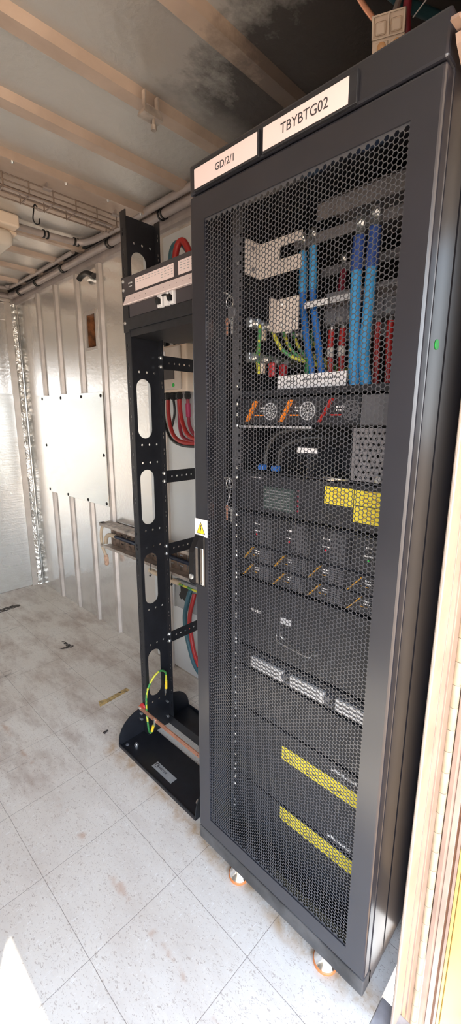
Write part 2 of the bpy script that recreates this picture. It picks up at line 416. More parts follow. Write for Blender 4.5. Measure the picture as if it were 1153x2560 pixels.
# back wall: corner strips and the lower plate
struct('trim_%d' % k, MB().box(.655, .700, YB-.010, YB, 0, 2.33), 'trim'); k += 1
mb = MB(); n = 60
vs = []; fs = []
for i in range(n+1):
    z = 2.32*i/n
    for j in range(9):
        u = j/8; x = .70+u*.045; y = YB-.006-.016*math.sin(math.pi*u)-.004*math.sin(9*u+z*7)*math.sin(math.pi*u)
        vs.append((x, y, z))
for i in range(n):
    for j in range(8): fs.append((i*9+j, i*9+j+1, (i+1)*9+j+1, (i+1)*9+j))
struct('trim_%d' % k, mb.add(vs, fs), 'crinkle', smooth=True); k += 1
o = one('wall_sheet', MB().box(-1.1, .655, YB-.008, YB-.0005, .01, 1.642, .001), 'crease', 'embossed silver sheet over the lower half of the back wall', 'sheet')
o = one('patch_plate', MB().box(-.2, .668, YB-.009, YB-.0005, 2.20, 2.325, .001), 'wall', 'narrow sheet at the top of the back wall under the conduits', 'sheet')
# large smooth sheet behind the rack
one('backing_board', MB().box(XW-.010, XW-.0005, -.20, 1.415, .02, 2.30, .001), 'wall_smooth', 'smooth pale grey board on the wall behind the open rack', 'board')
struct('trim_%d' % k, MB().box(XW-.022, XW-.010, 1.245, 1.275, .0, 2.30), 'trim'); k += 1
# screwed sheet on the right wall
t_ = thing('metal_sheet', 'large brushed metal sheet screwed to the right wall below the vent', 'sheet', (XW-.02, 2.33, .89))
obj('plate', MB().box(XW-.026, XW-.0195, 1.876, 2.785, .887, 1.612, .001), 'sheet', t_)
for y, z in ((2.765, 1.595), (2.452, 1.592), (2.148, 1.59), (1.895, 1.588), (2.76, 1.25), (1.90, 1.22), (2.765, .905), (2.452, .90), (2.148, .90), (1.90, .905)):
    obj('screw', MB().screw((XW-.026, y, z), (-1, 0, 0), .011, .004), 'dark', t_)
# vent recess
t_ = thing('wall_vent', 'rusty rectangular vent recess with a metal frame in the wall', 'vent', (XW, 2.0, 1.88))
mb = MB().plate(rect(1.928, 2.072, 1.868, 2.098), [rect(vy0, vy1, vz0, vz1)], (XW-.004, 0, 0), EY, EZ, .007)
obj('frame', mb, 'rib', t_)
mb = MB().box(XW+.0005, XW+.055, vy1-.004, vy1-.0005, vz0, vz1).box(XW+.0005, XW+.055, vy0+.0005, vy0+.004, vz0, vz1).box(XW+.050, XW+.055, vy0, vy1, vz0, vz1)
obj('lining', mb, 'rust', t_)
obj('slat', MB().box(XW+.01, XW+.04, vy0+.03, vy0+.034, vz0, vz1), 'dark', t_)
# black rubber stub
t_ = thing('pipe_stub', 'short black rubber pipe stub with a clip above the vent', 'pipe', (XW, 1.95, 2.27))
obj('hose', MB().tube(curve([(XW-.028, 1.885, 2.262), (XW-.032, 1.96, 2.292), (XW-.036, 2.02, 2.288), (XW-.04, 2.045, 2.272)], 6), .016, 12), 'cableblack', t_, smooth=True)
obj('clip', MB().box(XW-.030, XW-.0005, 1.93, 1.97, 2.255, 2.272, .003), 'zinc', t_)

# ------------------------------------------------------------------ doorway: jamb, hinge, open door
J0 = -.350
struct('trim_%d' % k, MB().box(JX, JX+.014, J0-.001, J0+.006, -.30, DH, .002).box(JX+.012, .231, J0, J0+.008, -.30, DH, .001), 'jamb'); k += 1
struct('trim_%d' % k, MB().box(.226, .305, J0+.006, J0+.014, -.30, DH).box(.185, .189, J0-.002, J0+.002, -.30, DH, .001).box(.222, .230, J0-.004, J0+.002, -.30, DH, .001), 'jambpink'); k += 1
d_ = thing('door_1', None, None, (.34, J0-.02, 0)); d_['kind'] = 'structure'
hx, hy = .306, J0+.000
for i in range(40):
    z0 = -.30+i*.058
    obj('hinge_knuckle', MB().tube([(hx, hy, z0+.0006), (hx, hy, z0+.0016), (hx, hy, z0+.0564), (hx, hy, z0+.0574)], [.0092, .0098, .0098, .0092], 16), 'hinge', d_, smooth=True)
DX = .318
mb = MB().prism([(DX+.002, -.356), (DX-.006, -.361), (DX-.006, -.370), (DX+.000, -.376), (DX+.03, -.376), (DX+.03, -.356)], 'z', -.30, DH-.01); obj('door_edge', mb, 'jambpink', d_)
obj('frame_strip', MB().box(DX-.003, DX+.03, -.389, -.3765, -.30, DH-.01, .001), 'jamb', d_)
obj('gasket', MB().box(DX+.004, DX+.03, -.3935, -.389, -.30, DH-.01), 'gasket', d_)
obj('frame_strip', MB().box(DX-.001, DX+.03, -.401, -.394, -.30, DH-.01, .001), 'jambpink', d_)
obj('frame_strip', MB().box(DX-.001, DX+.03, -.409, -.4018, -.30, DH-.01, .001), 'door', d_)
obj('door_skin', MB().box(DX, DX+.04, -1.15, -.4098, -.30, DH-.01, .002), 'door', d_)

# ------------------------------------------------------------------ server cabinet
CY0, CY1, CX, CZT = -.277, .323, .115, 2.047
cab = thing('server_cabinet', 'tall black equipment cabinet with a perforated door and white name labels', 'cabinet', (.42, .023, 0))
XB = .722
obj('side_panel', MB().box(.230, XB, CY0, CY0+.014, .05, CZT-.0165, .003), 'cab', cab)
obj('side_panel', MB().box(.230, XB, CY1-.014, CY1, .05, CZT-.0165, .003), 'cab', cab)
obj('back_panel', MB().box(XB, XB+.012, CY0, CY1, .05, CZT-.01), 'innerblack', cab)
obj('roof', MB().box(.20, XB+.012, CY0, CY1, CZT-.016, CZT, .002), 'cab', cab)
obj('base_plate', MB().box(.14, XB, CY0+.002, CY1-.002, .048, .064), 'cab', cab)
mb = MB().box(.1475, .227, CY0, CY0+.02, .05, 1.99, .003, 2).box(.1475, .227, CY1-.02, CY1, .05, 1.99, .003, 2).box(.205, .227, CY0+.02, CY0+.035, .06, 1.99).box(.205, .227, CY1-.035, CY1-.02, .06, 1.99)
obj('frame_post', mb, 'cab', cab)
obj('header', MB().box(CX+.0005, .225, CY0, CY1, 1.981, CZT, .005, 2), 'cab', cab)
obj('skirt', MB().box(CX+.001, .16, CY0, CY1, .046, .0955, .003, 2), 'cabdirt', cab)
# door frame ring
def ring(mb, o0, o1, i0, i1, xa, xb, bev):
    bm = bmesh.new()
    def q(r, x): return [bm.verts.new((x, a, b)) for a, b in rect(r[0], r[1], r[2], r[3])]
    of, if_ = q(o0+o1, xa), q(i0+i1, xa); ob_, ib = q(o0+o1, xb), q(i0+i1, xb)
    oe = []
    for i in range(4):
        j = (i+1) % 4
        bm.faces.new((of[i], of[j], if_[j], if_[i])); bm.faces.new((ob_[i], ib[i], ib[j], ob_[j]))
        bm.faces.new((of[i], ob_[i], ob_[j], of[j])); bm.faces.new((if_[i], if_[j], ib[j], ib[i]))
    bm.edges.ensure_lookup_table()
    oset = set(of)
    eds = [e for e in bm.edges if e.verts[0] in oset and e.verts[1] in oset]+[e for e in bm.edges if (e.verts[0] in of and e.verts[1] in ob_) or (e.verts[1] in of and e.verts[0] in ob_)]
    bmesh.ops.bevel(bm, geom=eds, offset=bev, segments=3, profile=.5, affect='EDGES')
    return mb.bm(bm)
MY0, MY1, MZ0, MZ1 = -.2235, .268, .156, 1.917
P = .0100; CP = P*math.sqrt(3)/2; R = P/math.sqrt(3)
door = obj('door', ring(MB(), (CY0, CY1), (.0985, 1.978), (MY0-.002, MY1+.002), (MZ0-.002, MZ1+.002), CX, CX+.026, .006), 'cab', cab)
# perforated sheet: hexagon cells, each with a hexagonal hole, a solid border ring of cells around them
nc = int(round((MY1-MY0)/CP)); nr = int(round((MZ1-MZ0)/P))
vid = {}; V = []; F = []
def vert(x, a, b):
    key = (x, round(a*1e5), round(b*1e5))
    if key not in vid: vid[key] = len(V); V.append((x, a, b))
    return vid[key]
x0, x1 = CX+.0035, CX+.0050
HR = R*.875
for c in range(-2, nc+2):
    cy = MY0+CP*(c+.5)
    for r in range(-2, nr+2):
        cz = MZ0+P*(r+.5)+(P/2 if c % 2 else 0)
        solid = c < 0 or c >= nc or r < 0 or r >= nr-(c % 2)
        A = [(cy+R*math.cos(math.pi/3*k), cz+R*math.sin(math.pi/3*k)) for k in range(6)]
        of = [vert(x0, *p) for p in A]
        if solid:
            F.append(tuple(of)); continue
        ob_ = [vert(x1, *p) for p in A]
        B = [(cy+HR*math.cos(math.pi/3*k), cz+HR*math.sin(math.pi/3*k)) for k in range(6)]
        i0 = len(V); V += [(x0, *p) for p in B]+[(x1, *p) for p in B]
        for k2 in range(6):
            j = (k2+1) % 6
            F.append((of[k2], of[j], i0+j, i0+k2)); F.append((ob_[k2], i0+6+k2, i0+6+j, ob_[j])); F.append((i0+k2, i0+j, i0+6+j, i0+6+k2))
mb = MB(); mb.v = V; mb.f = F
obj('perforated_sheet', mb, 'mesh', door)
# handle and lock
hd = obj('swing_handle', MB().box(CX-.006, CX+.002, .279, .319, .968, 1.122, .003, 2), 'handle', door)
mb = MB().prism([(CX-.006, 1.118), (CX-.030, 1.075), (CX-.030, .985), (CX-.022, .976), (CX-.006, .976)], 'y', .297, .317)
obj('lever', mb, 'handle', hd)
obj('side_plate', MB().box(CX-.009, CX-.005, .2805, .294, .974, 1.085, .002, 2), 'chrome', hd, 'chrome edge plate')
obj('lock_cylinder', MB().tube([(CX-.030, .305, 1.003), (CX-.034, .305, 1.003), (CX-.035, .305, 1.003)], [.008, .008, .0065], 16), 'zinc', hd, smooth=True)
# danger sign
sg = obj('warning_sign', MB().box(CX-.0030, CX-.0002, .268, .319, 1.119, 1.169, .0005), 'white', door, 'white square sign with a yellow lightning triangle')
tri = [(.3115, 1.1265), (.2755, 1.1265), (.2935, 1.161)]
mb = MB().plate(tri, [], (CX-.0034, 0, 0), EY, EZ, .0006); obj('triangle_border', mb, 'text', sg)
c_ = (.2935, 1.138); tri2 = [(c_[0]+(a-c_[0])*.86, c_[1]+(b-c_[1])*.86) for a, b in tri]
obj('triangle', MB().plate(tri2, [], (CX-.0039, 0, 0), EY, EZ, .0006), 'signyellow', sg)
bolt = [(.2925, 1.1530), (.2965, 1.1420), (.2938, 1.1425), (.2950, 1.1300), (.2900, 1.1440), (.2927, 1.1433), (.2895, 1.1530)]
obj('lightning_bolt', MB().plate(bolt, [], (CX-.0044, 0, 0), EY, EZ, .0006), 'text', sg)
# name labels on the header
for (ya, yb, body, size, tw, tx, lab) in ((.3005, .0945, 'GD/2/1', .021, 1.0, .193, 'label holder reading GD/2/1'), (.0855, -.1285, 'TBYBTG02', .0255, .92, -.018, 'label holder reading TBYBTG02')):
    hl = obj('label_holder', MB().box(CX-.006, CX+.002, yb, ya, 1.9825, 2.0335, .001), 'black', cab, lab)
    obj('label_card', MB().box(CX-.0070, CX-.0062, yb+.004 if yb > 0 else yb+.016, ya-.004, 1.9865, 2.028), 'card', hl)
    obj('lettering', MB().text(body, size, (CX-.0074, tx, 2.0065), LEFT, EZ, .0004, 'CENTER', tw), 'text', hl)
# feet
for x, y in ((.142, -.159), (.142, .163), (.66, -.159), (.66, .163)):
    ft = obj('levelling_foot', MB().tube([(x, y, .008), (x, y, .012), (x, y, .030), (x, y, .0475)], [.031, .0285, .016, .010], 24), 'chrome', cab, 'chrome levelling foot', smooth=True)
    obj('foot_pad', MB().tube([(x, y, .0004), (x, y, .006), (x, y, .0085)], [.0335, .0335, .031], 24), 'footpad', ft, 'orange rim', smooth=True)
obj('green_sticker', MB().cyl((.183, CY0-.0015, 1.578), (.183, CY0-.0001, 1.578), .009, 20), 'green', cab)
# rails with square holes and mounting screws
XE = .222
for ya, yb in ((.2475, .283), (-.237, -.2015)):   # left and right rail
    hol = [rect(.2515 if ya > 0 else -.224, .2595 if ya > 0 else -.216, .105+i*.02117, .114+i*.02117) for i in range(86)]
    rl = obj('mounting_rail', MB().gplate(rect(ya, yb, .07, 1.99), hol, (.2285, 0, 0), EY, EZ, .002), 'unitgrey', cab)
    if ya > 0:
        for z in (1.842, 1.535, 1.487, 1.458, 1.428, 1.31, 1.282, 1.172, 1.141, 1.108, 1.062, 1.047, .992, .978, .925, .905, .86, .848, .792, .775, .762, .724, .672, .640, .585, .545, .498, .43, .40, .352, .295, .262, .235, .17, .148):
            obj('rail_screw', MB().screw((.2200, .2555, z), (-1, 0, 0), .0048, .004), 'zinc', rl)
mb = MB()
for z in (1.946, 1.917, 1.83, 1.77, 1.363, 1.318, .76, .70, .30, .16):
    pass
pt = obj('inner_post', MB().box(.212, .222, .288, .306, .07, 1.98), 'innerblack', cab)
for z in (1.946, 1.917, 1.83, 1.77, 1.363, 1.318, .76, .70, .30, .16):
    obj('post_screw', MB().screw((.212, .298, z), (-1, 0, 0), .0045, .004), 'zinc', pt)

# ------------------------------------------------------------------ equipment inside the cabinet
YL, YR = .266, -.222
def marks(n, y0, y1, z, h, seed, x=XE-.0006):
    """a row of small printed marks"""
    rnd = random.Random(seed); mb = MB(); y = y0
    while y > y1:
        w = rnd.uniform(.002, .005); mb.box(x, x+.0004, y-w, y, z-h/2, z+h/2*rnd.uniform(.3, 1)); y -= w+rnd.uniform(.001, .002)
    return mb
def unit(name, label, cat, z0, z1, depth=.42, mat='unit', group=None):
    r = thing(name, label, cat, (XE, (YL+YR)/2, z0), group)
    obj('housing', MB().box(XE+.008, XE+depth, YL-.026, YR+.026, z0+.0015, z1-.0015), 'innerblack', r)
    f = obj('front_plate', MB().box(XE, XE+.005, YL, YR, z0+.001, z1-.001, .0012), mat, r)
    return r, f
# battery units at the bottom
for i, (z0, z1, lz, lab) in enumerate(((.105, .285, .236, 'lower black battery unit with a yellow warning strip'), (.292, .545, .452, 'upper black battery unit with a yellow warning strip'))):
    r, f = unit('battery_unit', lab, 'battery', z0, z1, .45)
    st = obj('warning_strip', MB().box(XE-.0012, XE-.0002, .066, YR+.001, lz, lz+.046), 'yellow', r, 'yellow warning strip')
    for y in (.052, -.028, -.105):
        mb = MB().plate([(y+.009, lz+.008), (y-.009, lz+.008), (y, lz+.024)], [[(y+.006, lz+.0098), (y-.006, lz+.0098), (y, lz+.0205)]], (XE-.0016, 0, 0), EY, EZ, .0005)
        mb.box(XE-.0018, XE-.0014, y-.012, y-.030, lz+.014, lz+.016).box(XE-.0018, XE-.0014, y-.012, y-.026, lz+.019, lz+.021)
        obj('warning_symbol', mb, 'text', st)
    obj('lettering', marks(0, -.098, -.170, lz+.073, .010, 3+i), 'textwhite', r)
    for z in (z0+.02, z1-.02):
        obj('mounting_screw', MB().screw((XE, .2555, z), (-1, 0, 0), .005, .004), 'zinc', r)
unit('blanking_unit', 'plain black blanking panel above the upper battery unit', 'panel', .552, .692, .05)
# connector shelf with three bright strips
r, f = unit('connector_shelf', 'shelf with three bright silver connector strips', 'shelf', .698, .762, .25)
for ya, yb in ((.183, .064), (.040, -.070), (-.103, YR+.002)):
    s1 = obj('connector_strip', MB().box(XE-.012, XE-.0002, yb, ya, .712, .747, .002), 'silver', r, 'bright silver strip')
    for z in (.7235, .7355):
        obj('groove', MB().box(XE-.0126, XE-.0119, yb+.012, ya-.004, z-.0015, z+.0015), 'unitgrey', s1)
for y in (.052, -.086):
    obj('latch', MB().tube(curve([(XE-.001, y+.010, .742), (XE-.014, y+.012, .733), (XE-.016, y+.002, .724), (XE-.012, y-.010, .722), (XE-.001, y-.012, .728)], 5), .003, 8).tube([(XE-.001, y, .738), (XE-.018, y, .738)], .007, 12), 'unitgrey', r, smooth=True)
# panel with a wire handle
r, f = unit('equipment_panel', 'black panel with a bent silver wire handle', 'panel', .770, .985, .35)
obj('wire_handle', MB().tube(curve([(XE-.0005, .098, .850), (XE-.008, .094, .838), (XE-.012, .082, .832), (XE-.014, .03, .829), (XE-.014, -.018, .828), (XE-.006, -.022, .830), (XE-.0005, -.022, .836)], 6), .0018, 8), 'zinc', r, smooth=True)
obj('hook', MB().tube(curve([(XE-.001, .080, .862), (XE-.012, .076, .858), (XE-.014, .066, .852), (XE-.006, .064, .845)], 5), .0028, 8).tube(curve([(XE-.001, -.030, .846), (XE-.012, -.036, .842), (XE-.012, -.046, .846)], 4), .0035, 8), 'zinc', r, smooth=True)
obj('lettering', marks(0, .196, .160, .893, .009, 11), 'textwhite', r)
obj('socket', MB().box(XE-.0015, XE, .085, .050, .886, .905).box(XE-.002, XE-.001, .083, .070, .896, .903), 'silver', r)
# three rows of converter modules
ROW = ['leftmost', 'second from the left', 'third from the left', 'rightmost']
shelf_r, f = unit('module_shelf', 'black shelf frame carrying three rows of power modules', 'shelf', .992, 1.188, .40)
def modules(z0, z1, kind, rowname):
    for i in range(4):
        ya = .224-.1115*i; yb = ya-.110
        m = thing('power_module', '%s power module in the %s' % (ROW[i], rowname), 'module', (XE-.001, (ya+yb)/2, z0), 'power modules in the '+rowname)
        f = obj('front_plate', MB().box(XE-.007, XE-.0005, yb, ya, z0+.0008, z1-.0008, .0012), 'unit', m)
        h = z1-z0; zc = (z0+z1)/2
        gh = []
        yg0, yg1 = yb+.006, yb+.046
        mb = MB()
        for q in range(7):
            z = z0+h*.12+q*h*.76/6; mb.box(XE-.0085, XE-.0068, yg0, yg1, z-.0009, z+.0009)
        for q in range(7):
            y = yg0+q*(yg1-yg0)/6; mb.box(XE-.0083, XE-.0068, y-.0007, y+.0007, z0+h*.12, z1-h*.12)
        obj('fan_grille', mb, 'unitgrey', m)
        if kind == 'led':
            obj('status_light', MB().cyl((XE-.0085, yb+.058, zc-.012), (XE-.0068, yb+.058, zc-.012), .0028, 10), 'led' if i < 3 else 'green', m)
            mb = marks(0, yb+.066, yb+.050, zc+.018, .004, i, XE-.0076); mb2 = marks(0, yb+.068, yb+.046, zc-.002, .004, i+9, XE-.0076); mb.add(mb2.v, mb2.f)
            obj('lettering', mb, 'textwhite', m)
            obj('handle', MB().box(XE-.016, XE-.0068, ya-.010, ya-.004, z0+.012, z1-.012, .0015), 'unit', m)
        else:
            bar = 'orange' if kind == 'orange' else 'amber'
            th = .0055 if kind == 'orange' else .0026
            yy = ya-.014
            poly = [(yy+.006, z0+.004), (yy+.006-th, z0+.004), (yy-.030-th*.3, z1-.004), (yy-.030+th, z1-.004)]
            obj('handle', MB().plate(poly, [], (XE-.012, 0, 0), EY, EZ, .010), bar, m, 'slanting orange handle')
            obj('stripe', MB().box(XE-.0080, XE-.0068, yy-.044, yy-.024, zc-.013 if kind == 'orange' else zc-.006, zc-.010 if kind == 'orange' else zc-.0045), bar, m)
            mb = marks(0, yy-.034, yy-.048, zc+.010, .004, i+20, XE-.0076); mb2 = marks(0, yy-.034, yy-.048, zc+.003, .003, i+40, XE-.0076); mb.add(mb2.v, mb2.f)
            obj('lettering', mb, 'textwhite', m)
modules(.998, 1.044, 'amber', 'lowest module row')
modules(1.047, 1.094, 'amber', 'middle module row')
modules(1.098, 1.185, 'led', 'module row under the display')
# controller with display and yellow labels
r, f = unit('control_panel', 'black control panel with a small display and yellow labels', 'panel', 1.192, 1.300, .35)
sc_ = obj('display', MB().box(XE-.0025, XE-.0002, .052, .156, 1.206, 1.268, .0006), 'lcd', r, 'small grey-green display')
mb = MB()
for q in range(7): mb.box(XE-.0029, XE-.0025, .062+.004*(q % 3), .150-.006*(q % 2), 1.212+q*.0075, 1.2135+q*.0075)
obj('readout', mb, 'greyplastic', sc_)
for q in range(5):
    obj('indicator', MB().cyl((XE-.003, .040, 1.214+q*.013), (XE, .040, 1.214+q*.013), .0025, 10), 'darkred', r)
for ya, yb, za, zb in ((-.036, -.1125, 1.2455, 1.2885), (-.1145, -.185, 1.2525, 1.2870), (-.1150, -.185, 1.2125, 1.2505)):
    yl = obj('yellow_label', MB().box(XE-.0012, XE-.0002, yb, ya, za, zb), 'yellow', r, 'yellow label')
    mb = MB()
    for q in range(4): mb.box(XE-.0016, XE-.0012, ya-.02, max(yb+.006, ya-.06), za+.008+q*.008, za+.0095+q*.008)
    obj('print', mb, 'amber', yl)
obj('lettering', marks(0, .205, .165, 1.288, .003, 5), 'textwhite', r)
# distribution bay: dark recess with black cables, white tag, blue plugs and a perforated cover
r = thing('distribution_bay', 'open dark cable bay with a perforated grey cover at its right', 'panel', (XE, .02, 1.30))
obj('back_plate', MB().box(XE+.16, XE+.165, YL-.02, YR+.02, 1.304, 1.428), 'innerblack', r)
obj('floor_plate', MB().box(XE, XE+.16, YL, YR, 1.302, 1.306), 'unit', r)
hol = []
for a in range(9):
    for b in range(9): hol.append(circ(-.112-a*.0125-(b % 2)*.006, 1.316+b*.0125, .0036, 8))
cv = obj('vent_cover', MB().plate(rect(-.10, -.235, 1.308, 1.426), hol, (XE+.004, 0, 0), EY, EZ, .003), 'midgrey', r, 'grey perforated cover')
obj('white_tag', MB().box(XE-.012, XE-.0105, -.016, .042, 1.365, 1.377), 'white', r)
obj('tag_holder', MB().box(XE-.0104, XE-.0004, -.014, .040, 1.358, 1.380).box(XE-.004, XE+.16, .010, .014, 1.306, 1.372), 'unit', r)
for y in (.163, .117):
    pl = obj('blue_plug', MB().box(XE-.010, XE+.01, y-.009, y+.009, 1.311, 1.325, .002), 'bluep', r, 'blue plug')
obj('screw_head', MB().screw((XE-.002, -.168, 1.316), (-1, 0, 0), .009, .006), 'zinc', r)
mb = MB().tube(curve([(XE-.004, -.03, 1.310), (XE-.03, -.06, 1.314), (XE-.03, -.09, 1.312), (XE-.004, -.10, 1.309)], 6), .002, 8).tube(curve([(XE-.004, -.03, 1.3095), (XE-.028, -.06, 1.3085), (XE-.004, -.09, 1.3085)], 6), .002, 8)
obj('wire_loop', mb, 'zinc', r, smooth=True)
for i, (ya, yb, zt, lab) in enumerate(((.163, -.01, 1.420, 'outer'), (.117, -.04, 1.400, 'inner'))):
    one('bay_cable', MB().tube(curve([(XE+.012, ya, 1.325), (XE+.014, ya-.004, 1.365), (XE+.02, ya-.035, zt-.012), (XE+.05, ya-.09, zt), (XE+.14, yb, zt-.01)], 8), .0075, 10), 'cableblack', '%s black cable curving up from a blue plug in the bay' % lab, 'cable', smooth=True)
# rectifier row
rs, f = unit('rectifier_shelf', 'black shelf frame carrying the row of orange-handled rectifiers', 'shelf', 1.430, 1.500, .40)
for i in range(4):
    ya = .224-.1145*i; yb = ya-.113
    if i == 3:
        m = thing('blank_cover', 'plain dark cover at the right end of the rectifier row', 'cover', (XE-.001, (ya+yb)/2, 1.433))
        obj('front_plate', MB().box(XE-.007, XE-.0005, YR, ya, 1.433, 1.497, .0012), 'unitgrey', m); break
    m = thing('rectifier_module', ['leftmost rectifier with an orange handle and round fan', 'middle rectifier with an orange handle and round fan', 'third rectifier with a slim red-orange handle'][i], 'module', (XE-.001, (ya+yb)/2, 1.433), 'rectifiers in the upper row')
    obj('front_plate', MB().box(XE-.007, XE-.0005, yb, ya, 1.433, 1.497, .0012), 'unit', m)
    yy = ya-.008; th = .008 if i < 2 else .004
    poly = [(yy-.004, 1.439), (yy-.004-th*.7, 1.439), (yy-.038-th*.6, 1.492), (yy-.036+th*.2, 1.492)]
    obj('handle', MB().plate(poly, [], (XE-.013, 0, 0), EY, EZ, .011), 'orange' if i < 2 else 'red', m, 'slanting orange handle')
    obj('stripe', MB().box(XE-.0082, XE-.0068, yy-.060, yy-.030, 1.4535, 1.4565), 'orange' if i < 2 else 'red', m)
    mb = marks(0, yy-.046, yy-.062, 1.474, .005, i+60, XE-.0078); m2 = marks(0, yy-.046, yy-.062, 1.466, .003, i+70, XE-.0078); mb.add(m2.v, m2.f)
    obj('lettering', mb, 'textwhite', m)
    cyf, czf = yb+.022, 1.465
    mb = MB().plate(circ(cyf, czf, .022, 24), [circ(cyf, czf, .0195, 24)], (XE-.0080, 0, 0), EY, EZ, .002)
    mb.plate(circ(cyf, czf, .014, 24), [circ(cyf, czf, .0125, 24)], (XE-.0080, 0, 0), EY, EZ, .0015)
    for q in range(6):
        a = math.pi*q/6; mb.plate([(cyf+.0205*math.cos(a+s2), czf+.0205*math.sin(a+s2)) for s2 in (.05, -.05)]+[(cyf-.0205*math.cos(a+s2), czf-.0205*math.sin(a+s2)) for s2 in (.05, -.05)], [], (XE-.0078, 0, 0), EY, EZ, .0012)
    obj('fan_guard', mb, 'silver' if i < 2 else 'unitgrey', m)
one('rail_strip', MB().box(XE-.006, XE+.002, .010, .245, 1.4225, 1.4285, .001), 'silver', 'thin bright strip under the two leftmost rectifiers', 'strip')
# upper termination bay
r = thing('termination_frame', 'dark breaker frame with a white name strip at the top of the cabinet', 'frame', (.40, .02, 1.51))
obj('shelf_plate', MB().box(XE+.015, XE+.40, YL-.02, YR+.01, 1.508, 1.513), 'unit', r)
obj('front_lip', MB().box(XE+.010, XE+.015, YL-.005, YR, 1.505, 1.520), 'unit', r)
pl = obj('name_strip', MB().box(.2485, .2505, -.060, .139, 1.520, 1.5545), 'white', r, 'white name strip')
mb = marks(0, .11, .085, 1.540, .005, 81, .2479); m2 = marks(0, .06, -.04, 1.542, .005, 82, .2479); mb.add(m2.v, m2.f)
obj('print', mb, 'unitgrey', pl)
obj('breaker_box', MB().box(.40, .56, .10, -.20, 1.735, 1.775, .002).box(.47, .56, .10, -.20, 1.66, 1.735), 'midgrey', r)
for ya, yb, mt in ((.125, .055, 'white'), (.049, -.017, 'silver')):
    obj('strip', MB().box(.338, .340, yb, ya, 1.731, 1.745), mt, r)
obj('strip_carrier', MB().box(.3405, .3995, -.185, .125, 1.745, 1.7475), 'midgrey', r)
for i, y in enumerate((.077, .043, .012, -.055, -.087)):
    br = obj('breaker', MB().box(.385, .47, y-.0155, y+.0155, 1.690, 1.734, .002), 'unitgrey', r)
    obj('terminal', MB().tube([(.384, y, 1.700), (.378, y, 1.700)], .007, 10), 'zinc', br)
obj('roof_tray', MB().box(.33, .62, .09, -.21, 1.962, 1.966).box(.33, .334, .09, -.21, 1.925, 1.964), 'midgrey', r)
obj('side_plate', MB().box(.36, .55, -.200, -.196, 1.60, 1.95), 'midgrey', r)
bb = one('busbar', MB().box(.385, .391, -.19, .20, 1.900, 1.925, .001), 'midgrey', 'flat dull metal busbar the blue cables hang from', 'busbar')
one('busbar', MB().box(.52, .526, -.19, .20, 1.86, 1.885, .001), 'midgrey', 'rear metal busbar deep behind the blue cables', 'busbar')
# beige bent brackets
def bracket(name, lab, x0, y0, y1, z0, z1, d):
    b = thing(name, lab, 'bracket', (x0, y0, z0))
    mb = MB().box(x0, x0+d, y0-.0015, y0, z0, z1)
    ya, yb = y0-.03, y1
    mb.plate([(y0, z0), (y0, z1), (y1, z1), (y1, z1-.022), (y0-.065, z1-.022), (y0-.065, z0+.034), (y1, z0+.034), (y1, z0)], [], (x0+d, 0, 0), EY, EZ, .0016)
    obj('plate', mb, 'beige', b)
    for z in (z0+.018, z1-.018):
        obj('bolt', MB().screw((x0+d*.5, y0-.0015, z), (0, -1, 0), .005, .004), 'unitgrey', b)
    return b
bracket('cable_bracket', 'beige bent bracket at the upper left inside the cabinet', .222, .2345, .10, 1.812, 1.897, .062)
b = thing('support_plate', 'second beige plate lower down beside the dark blue cables', 'bracket', (.28, .13, 1.66))
obj('plate', MB().plate(rect(.168, .098, 1.668, 1.748), [], (.275, 0, 0), EY, EZ, .002).box(.245, .275, .167, .1685, 1.668, 1.748), 'beige', b)
for z in (1.685, 1.735): obj('bolt', MB().screw((.274, .150, z), (-1, 0, 0), .005, .004), 'zinc', b)
obj('bolt', MB().screw((.274, .110, 1.69), (-1, 0, 0), .005, .004), 'zinc', b)
# earth bars running back along the left side
for z, lab, nm in ((1.690, 'upper silver earth bar with green-yellow wires', 6), (1.602, 'lower silver terminal bar with red terminals', 4)):
    b = thing('earth_bar', lab, 'bar', (.36, .235, z))
    obj('bar', MB().box(.238, .56, .228, .244, z-.004, z+.020, .001), 'zinc', b)
    for i in range(nm):
        x = .262+i*.05
        obj('terminal_bolt', MB().tube([(x, .228, z+.008), (x, .219, z+.008)], .007, 8), 'zinc', b)
        if nm == 4 and i in (1, 2):
            obj('red_terminal', MB().box(x-.008, x+.008, .198, .219, z-.040, z-.002, .003), 'redp', b, 'red terminal')
    obj('insulator', MB().cyl((.30, .236, z-.03), (.30, .236, z-.004), .010, 12), 'cream', b)
for i in range(6):
    x = .262+i*.05
    sx_ = .45+.012*i; ln = (1.60 if i else 1.58)
    pts = [(x, .214, 1.692), (x+.004, .206, 1.672), (x+.012, .190, 1.640), (x+.03, .165, 1.615), (x+.06, .13, 1.600), (x+.07, .10, 1.585), (x+.07, .08, 1.53)] if i else [(x, .214, 1.692), (x-.002, .212, 1.665), (x, .216, 1.640), (x+.01, .228, 1.61), (x+.02, .232, 1.57)]
    w = thing('earth_wire', ['green-yellow earth wire nearest the cabinet front', 'second green-yellow earth wire from the front', 'third green-yellow earth wire from the front', 'fourth green-yellow earth wire from the front', 'fifth green-yellow earth wire from the front', 'green-yellow earth wire furthest back'][i], 'wire', pts[0], 'earth wires on the upper bar')
    obj('insulation', MB().tube(curve(pts, 6), .0055, 8), 'yg', w, smooth=True)
    obj('lug', MB().box(x-.005, x+.005, .2135, .2185, 1.685, 1.708), 'zinc', w)
one('bay_wire', MB().tube(curve([(.42, .15, 1.69), (.375, .128, 1.64), (.350, .118, 1.57), (.350, .115, 1.515)], 8), .007, 8), plain('green_cable', (.03, .20, .06), .45), 'green cable just left of the thin blue cables', 'cable', smooth=True)
